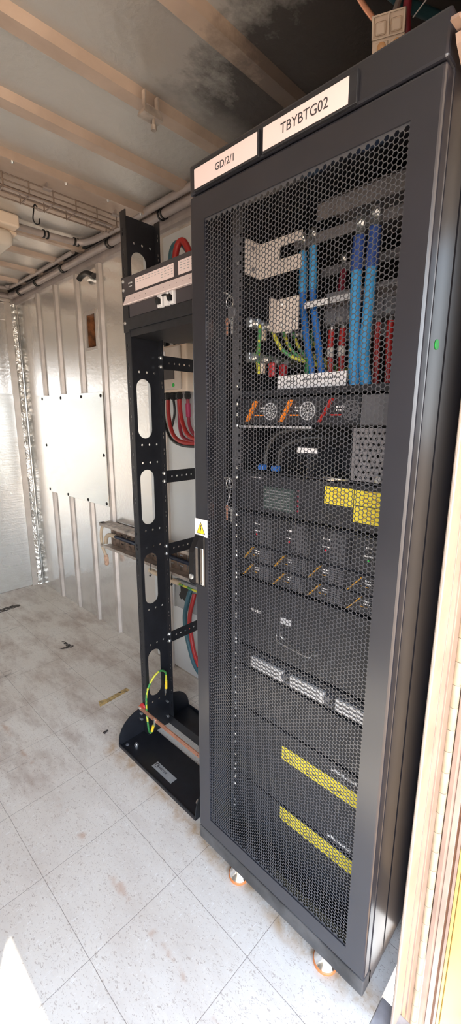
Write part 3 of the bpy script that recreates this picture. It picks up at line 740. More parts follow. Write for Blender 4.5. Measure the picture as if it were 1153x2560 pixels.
def lugged(name, lab, pts, r, mat, sleeve, lugmat='zinc', slv=(0, .35), group=None):
    c = thing(name, lab, 'cable', pts[0], group); P_ = curve(pts, 8)
    obj('insulation', MB().tube(P_, r, 12), mat, c, smooth=True)
    if sleeve:
        n0, n1 = int(len(P_)*slv[0]), max(2, int(len(P_)*slv[1]))
        obj('sleeve', MB().tube(P_[n0:n1+1], r*1.12, 12), sleeve, c, smooth=True)
    p = Vector(pts[0]); obj('lug', MB().tube([p, p+Vector((0, 0, .014))], [r*.8, r*.6], 10).box(p.x-.003, p.x+.003, p.y-r*.8, p.y+r*.8, p.z+.012, p.z+.045), lugmat, c)
    obj('lug_bolt', MB().tube([(p.x-.003, p.y, p.z+.032), (p.x-.010, p.y, p.z+.032), (p.x-.012, p.y, p.z+.032)], [.009, .009, .006], 6), 'zinc', c)
    return c
lugged('power_cable', 'left one of the two thin blue cables in the upper bay', [(.375, .162, 1.885), (.375, .160, 1.84), (.372, .155, 1.76), (.368, .135, 1.66), (.36, .11, 1.58), (.36, .10, 1.515)], .0095, 'blue', 'lblue')
lugged('power_cable', 'right one of the two thin blue cables in the upper bay', [(.375, .130, 1.890), (.375, .128, 1.84), (.372, .122, 1.76), (.368, .100, 1.66), (.36, .080, 1.58), (.36, .07, 1.515)], .0095, 'blue', 'lblue')
lugged('power_cable', 'left one of the two thick bright blue cables', [(.345, -.020, 1.865), (.340, -.020, 1.80), (.330, -.028, 1.70), (.315, -.040, 1.60), (.30, -.052, 1.54), (.30, -.055, 1.515)], .013, 'lblue', 'dblue', slv=(0, .22))
lugged('power_cable', 'right one of the two thick bright blue cables', [(.345, -.058, 1.875), (.340, -.058, 1.80), (.330, -.062, 1.70), (.315, -.066, 1.60), (.30, -.082, 1.54), (.30, -.085, 1.515)], .013, 'lblue', 'dblue', slv=(0, .22))
for i, (y, lab) in enumerate(((.077, 'red cable under the first breaker from the left'), (.043, 'red cable under the second breaker from the left'), (.012, 'red cable just left of the thick blue cables'), (-.055, 'red cable just right of the thick blue cables'), (-.087, 'red cable nearest the door frame on the right'))):
    lugged('branch_cable', lab, [(.40, y, 1.680), (.398, y, 1.64), (.396, y-.004, 1.59), (.394, y-.006, 1.54), (.394, y-.006, 1.515)], .0085, 'red', 'beige' if i in (0, 1, 2) else None, slv=(.30, .42), group=None)
for i, (y, z1, lab) in enumerate(((.115, 1.78, 'dark red cable hanging behind the thin blue cables'), (-.075, 1.78, 'dark red cable between the thick blue cables'), (-.130, 1.79, 'dark red cable right of the thick blue cables'))):
    lugged('feed_cable', lab, [(.51, y, 1.86), (.505, y, 1.83), (.50, y, z1), (.50, y, 1.776)], .010, 'darkred', None)
obj_ = thing('terminal_block', 'white terminal block at the right edge of the upper bay', 'block', (.34, -.165, 1.80))
obj('body', MB().box(.33, .37, -.185, -.150, 1.800, 1.835, .003), 'white', obj_)
obj('terminal', MB().tube([(.33, -.16, 1.86), (.322, -.16, 1.86)], .010, 10).tube([(.335, -.168, 1.91), (.33, -.168, 1.91)], .012, 10).box(.335, .37, -.185, -.150, 1.836, 1.925), 'beige', obj_)
# keys on the inside of the door
for (y, z, lab, st) in ((.232, 1.735, 'upper bunch of keys hanging inside the cabinet door', .0), (.232, 1.272, 'lower bunch of keys hanging on a string inside the cabinet door', .08)):
    kb = thing('key_bunch', lab, 'keys', (.165, y, z-.06))
    x = .165
    obj('ring', MB().tube([(x, y+.013*math.cos(a*math.pi/8), z+.013*math.sin(a*math.pi/8)) for a in range(16)], .0015, 6, closed=True), 'zinc', kb, smooth=True)
    if st: obj('string', MB().tube(curve([(x, y, z+.013), (x, y-.004, z-.02), (x, y+.004, z-.05), (x, y+.008, z-.062)], 5), .0015, 6), 'silver', kb)
    else: obj('fob', MB().box(x-.004, x+.004, y-.020, y+.006, z-.038, z-.014, .003), 'unitgrey', kb)
    zz = z-.038-st*.35
    for dy in (-.010, .012):
        obj('key', MB().plate(circ(y+dy, zz-.006, .008, 12), [circ(y+dy, zz-.003, .0025, 8)], (x+dy*.3, 0, 0), EY, EZ, .0025).box(x+dy*.3-.0012, x+dy*.3+.0012, y+dy-.003, y+dy+.003, zz-.040, zz-.012), 'zinc' if dy < 0 else 'copper', kb)
one('key_hook', MB().tube(curve([(CX+.028, .232, 1.752), (.160, .232, 1.752), (.168, .232, 1.745), (.168, .232, 1.752)], 4), .002, 6), 'zinc', 'small wire hook carrying the upper key bunch', 'hook')
one('key_hook', MB().tube(curve([(CX+.028, .232, 1.289), (.160, .232, 1.289), (.168, .232, 1.283), (.168, .232, 1.289)], 4), .002, 6), 'zinc', 'small wire hook carrying the lower key bunch', 'hook')

# ------------------------------------------------------------------ open relay rack
RY = .888
rack = thing('relay_rack', 'black open equipment rack beside the tall cabinet', 'rack', (.36, .67, 0))
slots = [slot(.348, a, b, .034) for a, b in ((1.822, 2.051), (1.369, 1.600), (1.010, 1.242), (.650, .882), (.194, .426))]
hz = [2.078, 1.80, 1.626, 1.343, 1.270, .983, .910, .624, .454, .165]
mb = MB().plate(rect(.300, .424, .004, 2.160), slots+[circ(x, z, .0048, 8) for z in hz for x in (.330, .366, .402)], (0, RY, 0), EX, EZ, .003)
# flanges with paired slots
fh = []
z = .10
while z < 2.14:
    for dz in (0, .016): fh.append(rect(RY+.020, RY+.0255, z+dz, z+dz+.010))
    z += .0667
mb.gplate(rect(RY+.001, RY+.037, .004, 2.182), fh, (.3005, 0, 0), EY, EZ, .003)
fh2 = []
z = .10
while z < 2.14:
    for dz in (0, .016): fh2.append(rect(RY-.022, RY-.0165, z+dz, z+dz+.010))
    z += .0667
mb.gplate(rect(RY-.032, RY-.001, .004, 2.168), fh2, (.4245, 0, 0), EY, EZ, .003)
up = obj('upright', mb, 'rackblack', rack)
mb = MB().box(.300, .424, .447, .450, .004, 2.16).box(.299, .302, .410, .447, .004, 2.18).box(.423, .426, .450, .482, .004, 2.16)
obj('upright', mb, 'rackblack', rack)
wing = [(.168, .004), (.169, .035), (.175, .060), (.186, .082), (.203, .102), (.226, .118), (.255, .129), (.285, .135), (.318, .137), (.318, .004)]
for y in (.926, .406):
    obj('front_gusset', MB().prism(wing, 'y', y, y+.004), 'rackblack', rack)
wing2 = [(.726-a, b) for a, b in wing]
for y in (.912, .43):
    obj('rear_gusset', MB().prism([(.565-(a-.168)*.95, b) for a, b in wing], 'y', y, y+.004), 'rackblack', rack)
fb = obj('front_foot', MB().box(.168, .345, .406, .930, .0005, .006, .001).box(.166, .172, .406, .930, .0005, .016, .002), 'rackblack', rack)
for x, y in ((.222, .872), (.222, .452)):
    obj('anchor_bolt', MB().tube([(x, y, .006), (x, y, .012), (x, y, .0125)], [.010, .010, .006], 6).cyl((x, y, .006), (x, y, .020), .005, 8), 'zinc', fb)
obj('anchor_bolt', MB().tube([(.196, .905, .006), (.196, .905, .010)], [.008, .006], 10), 'unitgrey', fb)
obj('rear_foot', MB().box(.420, .565, .43, .916, .0005, .006, .001).box(.561, .567, .43, .916, .0005, .018, .002).box(.420, .424, .45, .90, .006, .05), 'rackblack', rack)
np_ = obj('name_plate', MB().box(.202, .234, .598, .727, .006, .0072), 'greyplastic', rack, 'grey metal name plate')
obj('emblem', MB().plate(circ(.219, .712, .0105, 20), [circ(.219, .712, .0075, 20)], (0, 0, .0076), EX, EY, .0006).box(.217, .229, .7065, .7095, .0073, .0079), 'text', np_)
obj('lettering', MB().text('ECCOW', .013, (.219, .672, .0076), LEFT, EX, .0006), 'text', np_)
for zt, nm in ((1.668, 0), (1.206, 1), (.885, 2), (.463, 3)):
    z0, z1 = (zt-.026, zt+.026)
    hl = [circ(x, zt, .0045, 8) for x in [.462+.027*i for i in range(10)]]
    mb = MB().plate(rect(.430, .7395, z0, z1), hl, (0, .868, 0), EX, EZ, .003).box(.427, .4295, .858, .884, z0, z1)
    br = obj('brace', mb, 'rackblack', rack)
    for dz in (-.017, .017):
        obj('bolt', MB().tube([(.423, .868, zt+dz), (.419, .868, zt+dz), (.416, .868, zt+dz)], [.0075, .0075, .004], 6).cyl((.423, .868, zt+dz), (.412, .868, zt+dz), .004, 8), 'zinc', br)
for z in (.105, .075, .045, .125):
    obj('bolt', MB().tube([(.306, .93, z), (.3, .925, z)], .003, 6) if 0 else MB().tube([(.29, .9258, z), (.29, .920, z)], .006, 6) if z in (.105, .075) else MB().tube([(.412, .8865, z), (.412, .880, z)], .006, 6), 'zinc', rack)
# earthing cable
ec = thing('earth_cable', 'green-yellow earthing lead looped from the rack post to the copper bar', 'cable', (.30, .86, .12))
obj('insulation', MB().tube(curve([(.400, .878, .215), (.402, .876, .262), (.392, .870, .300), (.360, .868, .318), (.325, .872, .296), (.300, .884, .238), (.294, .888, .17), (.288, .874, .10), (.278, .852, .070), (.272, .834, .066), (.272, .820, .080), (.277, .812, .112)], 8), .0048, 10), 'yg', ec, smooth=True)
obj('lug', MB().box(.395, .405, .8785, .8830, .178, .225, .001).box(.278, .283, .805, .817, .108, .142, .001), 'zinc', ec)
obj('sleeve', MB().tube([(.401, .877, .205), (.4015, .8765, .245)], .0062, 10).tube([(.2725, .819, .082), (.277, .812, .112)], .0062, 10), 'signyellow', ec, smooth=True)
cb = thing('copper_bar', 'drilled copper earthing bar along the foot of the rack', 'bar', (.285, .67, .128))
obj('bar', MB().plate(rect(.418, .935, .1265, .1455), [circ(.44+.0275*i, .136, .0032, 8) for i in range(18)], (.2855, 0, 0), EY, EZ, .005), 'copper', cb)
obj('insulator', MB().tube([(.2885, .917, .142), (.2955, .917, .142), (.2985, .917, .142)], [.017, .020, .017], 16), 'redp', cb, 'red insulator', smooth=True)
obj('screw', MB().screw((.283, .927, .136), (-1, 0, 0), .007, .005), 'zinc', cb)
obj('screw', MB().screw((.283, .811, .136), (-1, 0, 0), .007, .005), 'zinc', cb)
# fuse panel
fp = thing('fuse_panel', 'dark breaker panel with white schedule cards on the open rack', 'panel', (.30, .67, 1.75))
obj('housing', MB().box(.303, .52, .455, .882, 1.752, 1.93), 'panelgrey', fp)
obj('schedule_plate', MB().box(.293, .2985, .42, .917, 1.893, 1.957, .001), 'panelgrey', fp)
for ya, yb, s_ in ((.833, .612, 1), (.588, .480, 2), (.462, .42, 3)):
    cd = obj('schedule_card', MB().box(.2918, .2929, yb, ya, 1.900, 1.941), 'card', fp, 'white schedule card')
    mb = MB(); rnd = random.Random(s_)
    for i in range(int((ya-yb)/.018)):
        y = ya-.010-i*.018
        for q in range(4 if s_ == 2 or i > 7 else 2):
            mb.box(.2912, .2918, y-.007-rnd.random()*.004, y, 1.933-q*.0075, 1.9345-q*.0075)
    obj('print', mb, 'greyplastic', cd)
obj('lettering', MB().text('EATON', .0075, (.2926, .866, 1.932), LEFT, EZ, .0006).text('DC POWER', .004, (.2926, .866, 1.921), LEFT, EZ, .0004), 'textwhite', fp)
mb = MB().prism([(.2985, 1.892), (.287, 1.890), (.272, 1.858), (.274, 1.856), (.2985, 1.862)], 'y', .42, .888)
st = obj('label_strip', mb, 'card', fp, 'slanted white label strip')
mb = MB()
for i in range(12):
    y = .855-.034*i; mb.add([(.2783-.0004, y, 1.874), (.2783-.0004, y-.003, 1.874), (.2767-.0006, y-.003, 1.8705), (.2767-.0006, y, 1.8705)], [(0, 1, 2, 3)])
obj('print', mb, 'text', st)
obj('front_plate', MB().box(.296, .302, .42, .884, 1.818, 1.862, .001), 'panelgrey', fp)
obj('lower_plate', MB().box(.294, .302, .42, .890, 1.775, 1.8165, .001), 'black', fp)
obj('base_tray', MB().box(.300, .53, .42, .886, 1.750, 1.774), 'black', fp)
obj('side_ear', MB().box(.294, .2985, .889, .925, 1.768, 1.96), 'black', fp)
for z in (1.915, 1.945, 1.80): obj('mounting_screw', MB().screw((.2935, .912, z), (-1, 0, 0), .0065, .005), 'zinc', fp)
for i, (y, dn) in enumerate(((.682, 1), (.6475, 0), (.6185, 1))):
    wdt = (.0165, .0140, .0130)[i]
    bk = obj('breaker', MB().box(.283, .297, y-wdt*.8, y+wdt*.8, 1.818, 1.868-.004*(i > 0), .002), 'white', fp, 'white circuit breaker')
    if dn: obj('toggle', MB().prism([(.283, 1.842), (.272, 1.846), (.270, 1.838), (.276, 1.826), (.283, 1.826)], 'y', y-.008, y+.008), 'handle', bk)
    else: obj('toggle', MB().box(.275, .283, y-.008, y+.012, 1.846, 1.852, .001), 'handle', bk)
# cables looping over the fuse panel
one('loop_cable', MB().tube(curve([(.49, .860, 1.932), (.495, .880, 2.03), (.50, .878, 2.088), (.50, .852, 2.110), (.505, .815, 2.102), (.51, .775, 2.052), (.515, .74, 1.98), (.515, .72, 1.932)], 8), .0125, 12), 'teal', 'dark teal cable looping over the fuse panel', 'cable', smooth=True)
one('loop_cable', MB().tube(curve([(.47, .826, 1.932), (.475, .828, 2.04), (.48, .820, 2.088), (.485, .800, 2.104), (.485, .775, 2.086), (.485, .745, 2.03), (.485, .72, 1.96), (.485, .71, 1.932)], 8), .0125, 12), 'red', 'bright red cable looping over the fuse panel', 'cable', smooth=True)

# ------------------------------------------------------------------ breaker box on the wall and its cables
bx = thing('breaker_box', 'beige wall breaker box with a smoked window behind the rack', 'box', (.72, 1.14, 1.575))
obj('body', MB().box(.668, .7395, 1.0, 1.285, 1.575, 1.79, .008, 2), 'cream', bx)
obj('cover', MB().box(.655, .668, 1.035, 1.27, 1.585, 1.782, .006, 2), 'beige', bx)
obj('window', MB().box(.650, .656, 1.075, 1.235, 1.632, 1.715, .002), 'glass', bx)
obj('label_plate', MB().box(.650, .6555, 1.14, 1.235, 1.738, 1.762, .001), 'white', bx)
obj('lettering', MB().text('Switchboard', .0125, (.6495, 1.188, 1.750), LEFT, EZ, .0006), 'text', bx)
obj('latch', MB().tube([(.655, 1.205, 1.612), (.651, 1.205, 1.612)], .018, 16), 'cream', bx)
obj('green_sticker', MB().cyl((.655, 1.085, 1.605), (.6535, 1.085, 1.605), .009, 16), 'green', bx)
gl = [(.70, 1.225, 1), (.69, 1.175, 2), (.70, 1.145, 1), (.70, 1.105, 2), (.69, 1.085, 2), (.70, 1.035, 2)]
for x, y, t2 in gl:
    obj('gland', MB().tube([(x, y, 1.576), (x, y, 1.565), (x, y, 1.564), (x, y, 1.548), (x, y, 1.540)], [.013, .013, .016, .016, .010], 8), 'cableblack', bx)
for y in (1.19, 1.115, 1.055):
    obj('top_gland', MB().tube([(.70, y, 1.788), (.70, y, 1.80), (.70, y, 1.801), (.70, y, 1.815), (.70, y, 1.825)], [.013, .013, .017, .017, .011], 8), 'cableblack', bx)
def wc(lab, pts, r, mat): return one('supply_cable', MB().tube(curve(pts, 8), r, 10), mat, lab, 'cable', smooth=True)
wc('black cable leftmost under the breaker box', [(.70, 1.225, 1.545), (.70, 1.228, 1.48), (.70, 1.215, 1.41), (.69, 1.16, 1.35), (.68, 1.08, 1.325), (.67, .98, 1.32), (.665, .85, 1.33)], .008, 'cableblack')
wc('red cable second from the left under the breaker box', [(.69, 1.175, 1.545), (.69, 1.176, 1.48), (.688, 1.155, 1.40), (.68, 1.11, 1.355), (.672, 1.03, 1.335), (.665, .88, 1.335)], .0105, 'red')
wc('thin black cable between the red cables', [(.70, 1.145, 1.545), (.70, 1.138, 1.50), (.70, 1.142, 1.46), (.695, 1.16, 1.40)], .006, 'cableblack')
wc('darker red cable in the middle under the breaker box', [(.70, 1.105, 1.545), (.70, 1.102, 1.48), (.69, 1.085, 1.40), (.68, 1.05, 1.36), (.67, .97, 1.34), (.662, .85, 1.34)], .009, 'darkred')
wc('bright red cable right of the darker red one', [(.69, 1.085, 1.545), (.69, 1.08, 1.48), (.685, 1.055, 1.42), (.675, 1.01, 1.375), (.665, .93, 1.35), (.655, .82, 1.345)], .0105, 'red')
s5 = thing('sleeved_cable', 'dark red cable with a magenta sleeve at the right of the breaker box', 'cable', (.70, 1.035, 1.40))
pp = curve([(.70, 1.035, 1.545), (.70, 1.033, 1.48), (.695, 1.02, 1.42), (.685, .98, 1.38), (.67, .90, 1.36)], 8)
obj('insulation', MB().tube(pp, .009, 10), 'darkred', s5, smooth=True); obj('sleeve', MB().tube(pp[3:12], .0125, 12), 'magenta', s5, smooth=True)
one('supply_cable', MB().tube(curve([(.70, 1.115, 1.82), (.695, 1.10, 1.90), (.69, 1.08, 2.0), (.68, 1.05, 2.1)], 6), .0105, 10), 'red', 'red cable rising from the top of the breaker box', 'cable', smooth=True)
one('supply_cable', MB().tube(curve([(.70, 1.055, 1.82), (.70, 1.045, 1.90), (.695, 1.03, 2.0)], 6), .009, 10), 'darkred', 'darker red cable rising from the breaker box top right', 'cable', smooth=True)

# ------------------------------------------------------------------ perforated cable tray on the wall
TY0, TY1 = .60, 1.885
ct = thing('cable_tray', 'galvanised slotted cable tray along the wall behind the rack', 'tray', (.72, 1.25, .63))
hol = []
y = TY0+.03
while y < TY1-.07:
    for zz in (.655, .675, .695, .715, .735, .755): hol.append(rect(y, y+.028, zz, zz+.008))
    hol.append(rect(y+.045, y+.052, .65, .765)); y += .085
obj('back_plate', MB().gplate(rect(TY0, TY1, .632, .785), hol, (.735, 0, 0), EY, EZ, .002), 'rustgalv', ct)
hol = []
y = TY0+.03
while y < TY1-.06: hol.append([(.668+a, b) for a, b in ((0, y), (.006, y), (.046, y+.022), (.040, y+.022))]); y += .05
obj('top_flange', MB().plate(rect(.658, .736, TY0, TY1+.01), hol, (0, 0, .790), EX, EY, .002).box(.658, .661, TY0, TY1+.01, .772, .790), 'galv', ct)
obj('bottom_flange', MB().box(.664, .736, TY0, TY1+.02, .628, .631).box(.662, .665, TY0, TY1+.02, .628, .645), 'galv', ct)
obj('end_cap', MB().box(.664, .690, TY1-.012, TY1+.012, .788, .794), 'dark', ct)
w = thing('cream_cable', 'cream cable drooping from the end of the wall tray with a taped tip', 'cable', (.69, 1.9, .5))
obj('insulation', MB().tube(curve([(.70, 1.875, .785), (.695, 1.905, .775), (.688, 1.925, .73), (.684, 1.927, .68), (.684, 1.918, .62), (.690, 1.900, .575), (.692, 1.892, .555)], 8), .0095, 12), 'creamcable', w, smooth=True)
obj('taped_end', MB().tube([(.691, 1.893, .565), (.692, 1.890, .545), (.693, 1.889, .520), (.692, 1.888, .502), (.692, 1.887, .494)], [.012, .016, .014, .015, .008], 10), 'tape', w, smooth=True)
w = thing('navy_cable', 'dark blue cable lying in the wall tray with a cream sleeve', 'cable', (.70, 1.3, .70))
obj('insulation', MB().tube(curve([(.708, 1.80, .708), (.71, 1.70, .706), (.71, 1.4, .704), (.712, 1.1, .702), (.712, .62, .702)], 8), .0115, 12), 'navy', w, smooth=True)
obj('sleeve', MB().tube(curve([(.700, 1.90, .640), (.702, 1.898, .672), (.705, 1.87, .702), (.708, 1.82, .709), (.708, 1.785, .708)], 6), .0135, 12), 'creamcable', w, smooth=True)
w = thing('sleeved_lead', 'cream sleeve with green lead tied under the tray', 'cable', (.69, 1.1, .60))
obj('sleeve', MB().tube(curve([(.668, 1.36, .600), (.664, 1.25, .598), (.664, 1.15, .596), (.664, 1.09, .596)], 5), .0135, 12), 'creamcable', w, smooth=True)
obj('insulation', MB().tube([(.664, 1.10, .592), (.664, .70, .592)], .006, 8), 'yg', w, smooth=True)
for i, (y, lab) in enumerate(((1.34, 'black cable tie seen through the rack slot'), (1.145, 'black cable tie beside the grey junction box'))):
    one('cable_tie', MB().tube(curve([(.661, y, .645), (.655, y+.001, .60), (.658, y+.004, .572), (.668, y+.002, .578)], 6), .0022, 6).sphere((.657, y+.004, .574), .0055), 'cableblack', lab, 'cable tie')
# junction box below
jb = thing('junction_box', 'grey wall junction box with a torn dark opening', 'box', (.72, 1.1, .43))
obj('body', MB().box(.722, .7395, .92, 1.20, .415, .578, .002), 'greyplastic', jb)
tear = [(1.150, .470), (1.165, .492), (1.150, .515), (1.152, .548), (1.135, .558), (1.09, .556), (1.072, .53), (1.075, .47), (1.105, .462), (1.135, .478)]
obj('opening', MB().plate(tear, [], (.7212, 0, 0), EY, EZ, .0014), 'dark', jb)
obj('rim', MB().box(.716, .7225, .92, 1.20, .572, .582).box(.716, .7225, 1.193, 1.203, .415, .580), 'greyplastic', jb)
one('feed_cable', MB().tube(curve([(.715, 1.055, .555), (.700, 1.055, .53), (.69, 1.065, .47), (.685, 1.075, .40), (.68, 1.06, .32), (.67, 1.02, .24), (.66, .97, .17), (.66, .90, .12)], 8), .0125, 12), 'teal', 'dark teal cable dropping from the junction box', 'cable', smooth=True)
one('feed_cable', MB().tube(curve([(.715, 1.028, .54), (.705, 1.026, .51), (.690, 1.035, .44), (.686, 1.038, .38), (.68, 1.02, .32), (.665, .98, .24), (.655, .93, .18)], 8), .0115, 12), 'red', 'red cable dropping from the junction box', 'cable', smooth=True)

# ------------------------------------------------------------------ conduits and fittings under the ceiling
def conduit(lab, pts, r, clips, mat='duct', group=None):
    c = thing('conduit', lab, 'conduit', pts[0], group)
    obj('pipe', MB().tube(curve(pts, 6), r, 14), mat, c, smooth=True)
    for p, ax in clips:
        mb = MB(); d = {'y': Vector((0, 1, 0)), 'x': Vector((1, 0, 0))}[ax]
        for s in (-.010, .010):
            mb.tube([Vector(p)+d*(s-.004), Vector(p)+d*(s+.004)], r*1.28, 14)
        obj('clip', mb, 'cableblack', c)
    return c
conduit('grey conduit running along the top of the right wall', [(.700, .2, 2.372), (.700, 1.4, 2.372), (.700, 2.3, 2.370), (.700, 2.95, 2.368), (.68, 3.06, 2.366), (.58, 3.10, 2.364), (-.5, 3.10, 2.362)], .019, [((.700, 1.66, 2.372), 'y'), ((.700, 2.22, 2.370), 'y'), ((.700, 2.62, 2.369), 'y'), ((.700, 2.93, 2.368), 'y'), ((.700, 1.19, 2.372), 'y')])
conduit('upper grey conduit along the wall that turns under the ceiling', [(.672, .2, 2.405), (.672, 1.0, 2.402), (.668, 1.5, 2.400), (.655, 1.74, 2.398), (.615, 1.83, 2.396), (.5, 1.855, 2.395), (.29, 1.862, 2.393)], .016, [((.60, 1.838, 2.396), 'x'), ((.44, 1.858, 2.395), 'x'), ((.672, 1.44, 2.401), 'y')])
struct('trim_%d' % k, MB().box(XW-.062, XW-.030, YF, YB, 2.411, 2.4195), 'dark'); k += 1  # dark strip standing in for the shade in the gap over the lip
conduit('thin grey conduit along the corner of the back wall', [(.662, 2.0, 2.402), (.660, 2.88, 2.402), (.63, 2.98, 2.402), (.55, 3.04, 2.402), (-.5, 3.045, 2.402)], .012, [((.45, 3.043, 2.402), 'x')])
lp = thing('ceiling_lamp', 'cream ceiling lamp fitting at the end of a conduit', 'lamp', (.22, 1.93, 2.30))
obj('base', MB().box(-.30, .285, 1.79, 2.06, 2.362, 2.4195, .008, 2), 'cream', lp)
obj('clip', MB().box(.20, .292, 1.85, 1.99, 2.345, 2.363, .004).box(.14, .18, 1.80, 1.83, 2.335, 2.363), 'cream', lp)
obj('cover', MB().box(-.30, .27, 1.83, 2.06, 2.285, 2.362, .03, 4), plain('frosted_cover', (.62, .56, .48), .3), lp, smooth=True)
# wire basket
wb = thing('wire_basket', 'wire cable basket hung under the ceiling panel', 'basket', (.2, 1.41, 2.33))
zt_, zb_ = 2.378, 2.332; ya_, yb_ = 1.368, 1.462
mb = MB()
for y, z in ((ya_, zt_), (ya_, zb_), (yb_, zb_), (yb_, zt_), ((ya_+yb_)/2, zb_), (ya_, (zt_+zb_)/2), (yb_, (zt_+zb_)/2)):
    mb.tube([(-.9, y, z), (.575, y, z)], .0028, 6)
obj('long_wires', mb, 'wire', wb)
for i in range(14):
    x = .565-.1*i
    obj('cross_wire', MB().tube([(x, ya_, zt_+.003), (x, ya_-.001, zb_-.003), (x, yb_+.001, zb_-.003), (x, yb_, zt_+.003)], .0030, 6), 'wire', wb)
for x in (.56, .24, -.1):
    obj('hanger', MB().box(x-.018, x+.018, ya_-.012, ya_+.012, zt_-.004, zt_+.004, .002).box(x-.003, x+.003, ya_-.008, ya_+.008, zt_, 2.4005).tube([(x-.012, yb_-.01, zb_-.006), (x+.012, yb_-.01, zb_-.006)], .006, 8), 'duct', wb)
for i in range(2):
    one('basket_cable', MB().tube(curve([(-.8, 1.40+.03*i, zb_+.007), (-.2, 1.41+.02*i, zb_+.008), (.2, 1.395+.03*i, zb_+.007), (.56, 1.40+.025*i, zb_+.007)], 8), .0045, 8), 'duct', ['thin grey cable lying on the near side of the wire basket', 'thin grey cable lying on the far side of the wire basket'][i], 'cable', smooth=True)
one('hook', MB().tube(curve([(.232, 1.458, 2.336), (.226, 1.462, 2.345), (.220, 1.462, 2.338), (.217, 1.462, 2.318), (.212, 1.462, 2.290), (.216, 1.462, 2.275), (.227, 1.462, 2.270), (.238, 1.462, 2.277), (.240, 1.462, 2.296)], 7), .0028, 8), 'cableblack', 'black S-shaped hook hanging from the wire basket', 'hook', smooth=True)
# beam clamp
bc = thing('beam_clamp', 'small galvanised beam clamp on the ceiling rib', 'clamp', (.25, .66, 2.33))
obj('strap', MB().box(.222, .226, .640, .655, 2.345, 2.398).box(.268, .272, .640, .655, 2.345, 2.398), 'galv', bc)
obj('saddle', MB().prism([(.212, 2.335), (.282, 2.335), (.276, 2.350), (.262, 2.356), (.232, 2.356), (.218, 2.350)], 'y', .632, .668), 'galv', bc)
obj('bolt', MB().cyl((.255, .645, 2.318), (.255, .645, 2.338), .0045, 8).tube([(.255, .645, 2.306), (.255, .645, 2.320)], .0085, 6), 'galv', bc)
# beige twin fitting above the cabinet
tw = thing('twin_fitting', 'beige twin-window fitting with two round orange lenses above the cabinet', 'fitting', (.40, -.02, 2.25))
A = Vector((.357, -.013, 2.300)); tu = Vector((.026, -.060, 0)).normalized(); TS = .68
tn_ = Vector((-.80, -.245, -.55)).normalized()
td = tn_.cross(tu).normalized()
if td.z > 0: td = -td
def tw_box(u0, u1, v0, v1, w0, w1, bev=.0):
    m = MB().box(u0, u1, v0, v1, w0, w1, bev, 2)
    m.v = [tuple(A+(tu*a+td*b*.72+tn_*c)*TS) for a, b, c in m.v]; return m
m = tw_box(0, .100, 0, .150, -.012, .0, .003)
obj('body', m, 'tan', tw)
m = MB()
for a in ((0, .1, 0, .006), (0, .1, .07, .076), (0, .006, 0, .076), (.047, .053, 0, .076), (.094, .1, 0, .076)):
    q = tw_box(*a, 0, .012, .001); m.add(q.v, q.f)
obj('rim', m, 'tan', tw)
for u in (.010, .057):
    obj('window', tw_box(u, u+.033, .022, .066, .0, .009, .006), 'tan', tw)
for u in (.030, .078):
    c = A+(tu*u+td*.0756)*TS; obj('lens', MB().tube([c, c+tn_*.006, c+tn_*.008], [.0095, .0095, .006], 16), 'lens', tw, smooth=True)
    q = tw_box(u-.020, u+.020, .086, .126, 0, .004, .002); obj('lens_frame', q, 'tan', tw)
obj('tab', tw_box(.088, .118, .110, .122, -.004, .003, .001), 'tan', tw)
obj('stem', MB().tube([A+tu*.034+td*.03-tn_*.006, Vector((.44, -.05, 2.4195))], .007, 8), 'duct', tw)
one('copper_pipe', MB().tube(curve([(.345, .050, 2.405), (.372, .028, 2.360), (.385, .005, 2.325), (.388, -.010, 2.306)], 6), .006, 10), 'copper', 'thin copper-coloured pipe running to the twin fitting', 'pipe', smooth=True)
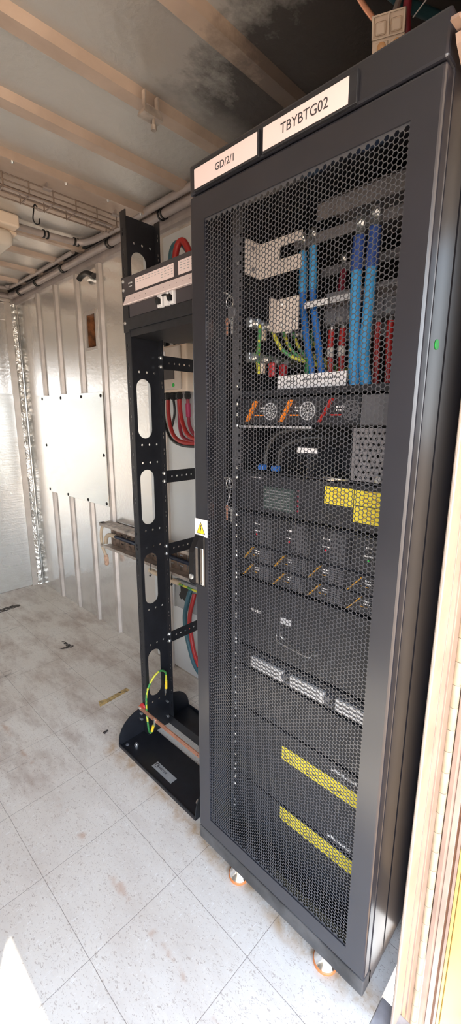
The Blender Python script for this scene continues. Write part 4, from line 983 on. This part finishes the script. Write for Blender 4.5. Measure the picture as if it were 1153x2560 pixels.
one('ceiling_cable', MB().tube(curve([(.385, -.075, 2.412), (.402, -.070, 2.36), (.412, -.064, 2.31), (.440, -.058, 2.26), (.50, -.05, 2.20)], 6), .009, 10), 'darkred', 'dark red cable hanging beside the twin fitting', 'cable', smooth=True)
one('ceiling_cable', MB().tube(curve([(.36, .012, 2.40), (.41, -.008, 2.385), (.47, -.03, 2.378), (.54, -.065, 2.375), (.62, -.10, 2.38)], 6), .012, 10), 'teal', 'dark teal cable lying above the twin fitting', 'cable', smooth=True)
one('ceiling_cable', MB().tube([(.452, -.060, 2.325), (.439, -.094, 2.333), (.425, -.13, 2.345)], .0015, 6), 'white', 'thin white wire right of the twin fitting', 'wire')
one('end_bracket', MB().prism([(.086, 2.003), (.088, 2.009), (.140, 2.022), (.140, 2.0595), (.150, 2.0595), (.150, 1.975), (.118, 1.992), (.110, 2.001), (.124, 2.008)], 'y', YF+.004, YF+.016), 'jambpink', 'small beige bracket at the top right beside the cabinet', 'bracket')

# ------------------------------------------------------------------ marks lying on the floor
one('tape_mark', MB().plate([(.245, 1.238), (.262, 1.285), (.300, 1.270), (.425, 1.278), (.430, 1.248), (.300, 1.240)], [], (0, 0, .0006), EX, EY, .0008), 'tapemark', 'yellow-brown strip of old tape on the floor before the rack', 'tape')
one('adhesive_mark', MB().plate([(.02, 2.80), (.20, 2.835), (.38, 2.845), (.425, 2.83), (.42, 2.79), (.30, 2.775), (.15, 2.78), (.02, 2.75)], [], (0, 0, .0006), EX, EY, .0008), 'sticky', 'long dark streak on the floor near the back wall', 'mark')
one('adhesive_mark', MB().plate([(.400, 2.02), (.415, 2.01), (.420, 1.96), (.432, 1.91), (.405, 1.895), (.360, 1.925), (.350, 1.94), (.395, 1.935), (.398, 1.97)], [], (0, 0, .0006), EX, EY, .0008), 'sticky', 'dark hook-shaped mark on the floor tiles', 'mark')
one('screw_bit', MB().tube([(.372, 1.268, .003), (.386, 1.263, .003)], .0035, 8), 'sticky', 'tiny dark bolt lying on the yellow tape mark', 'bolt')
one('debris', MB().box(.160, .185, 1.045, 1.060, .0, .004, .001), 'sticky', 'small dark scrap on the floor left of the rack foot', 'scrap')
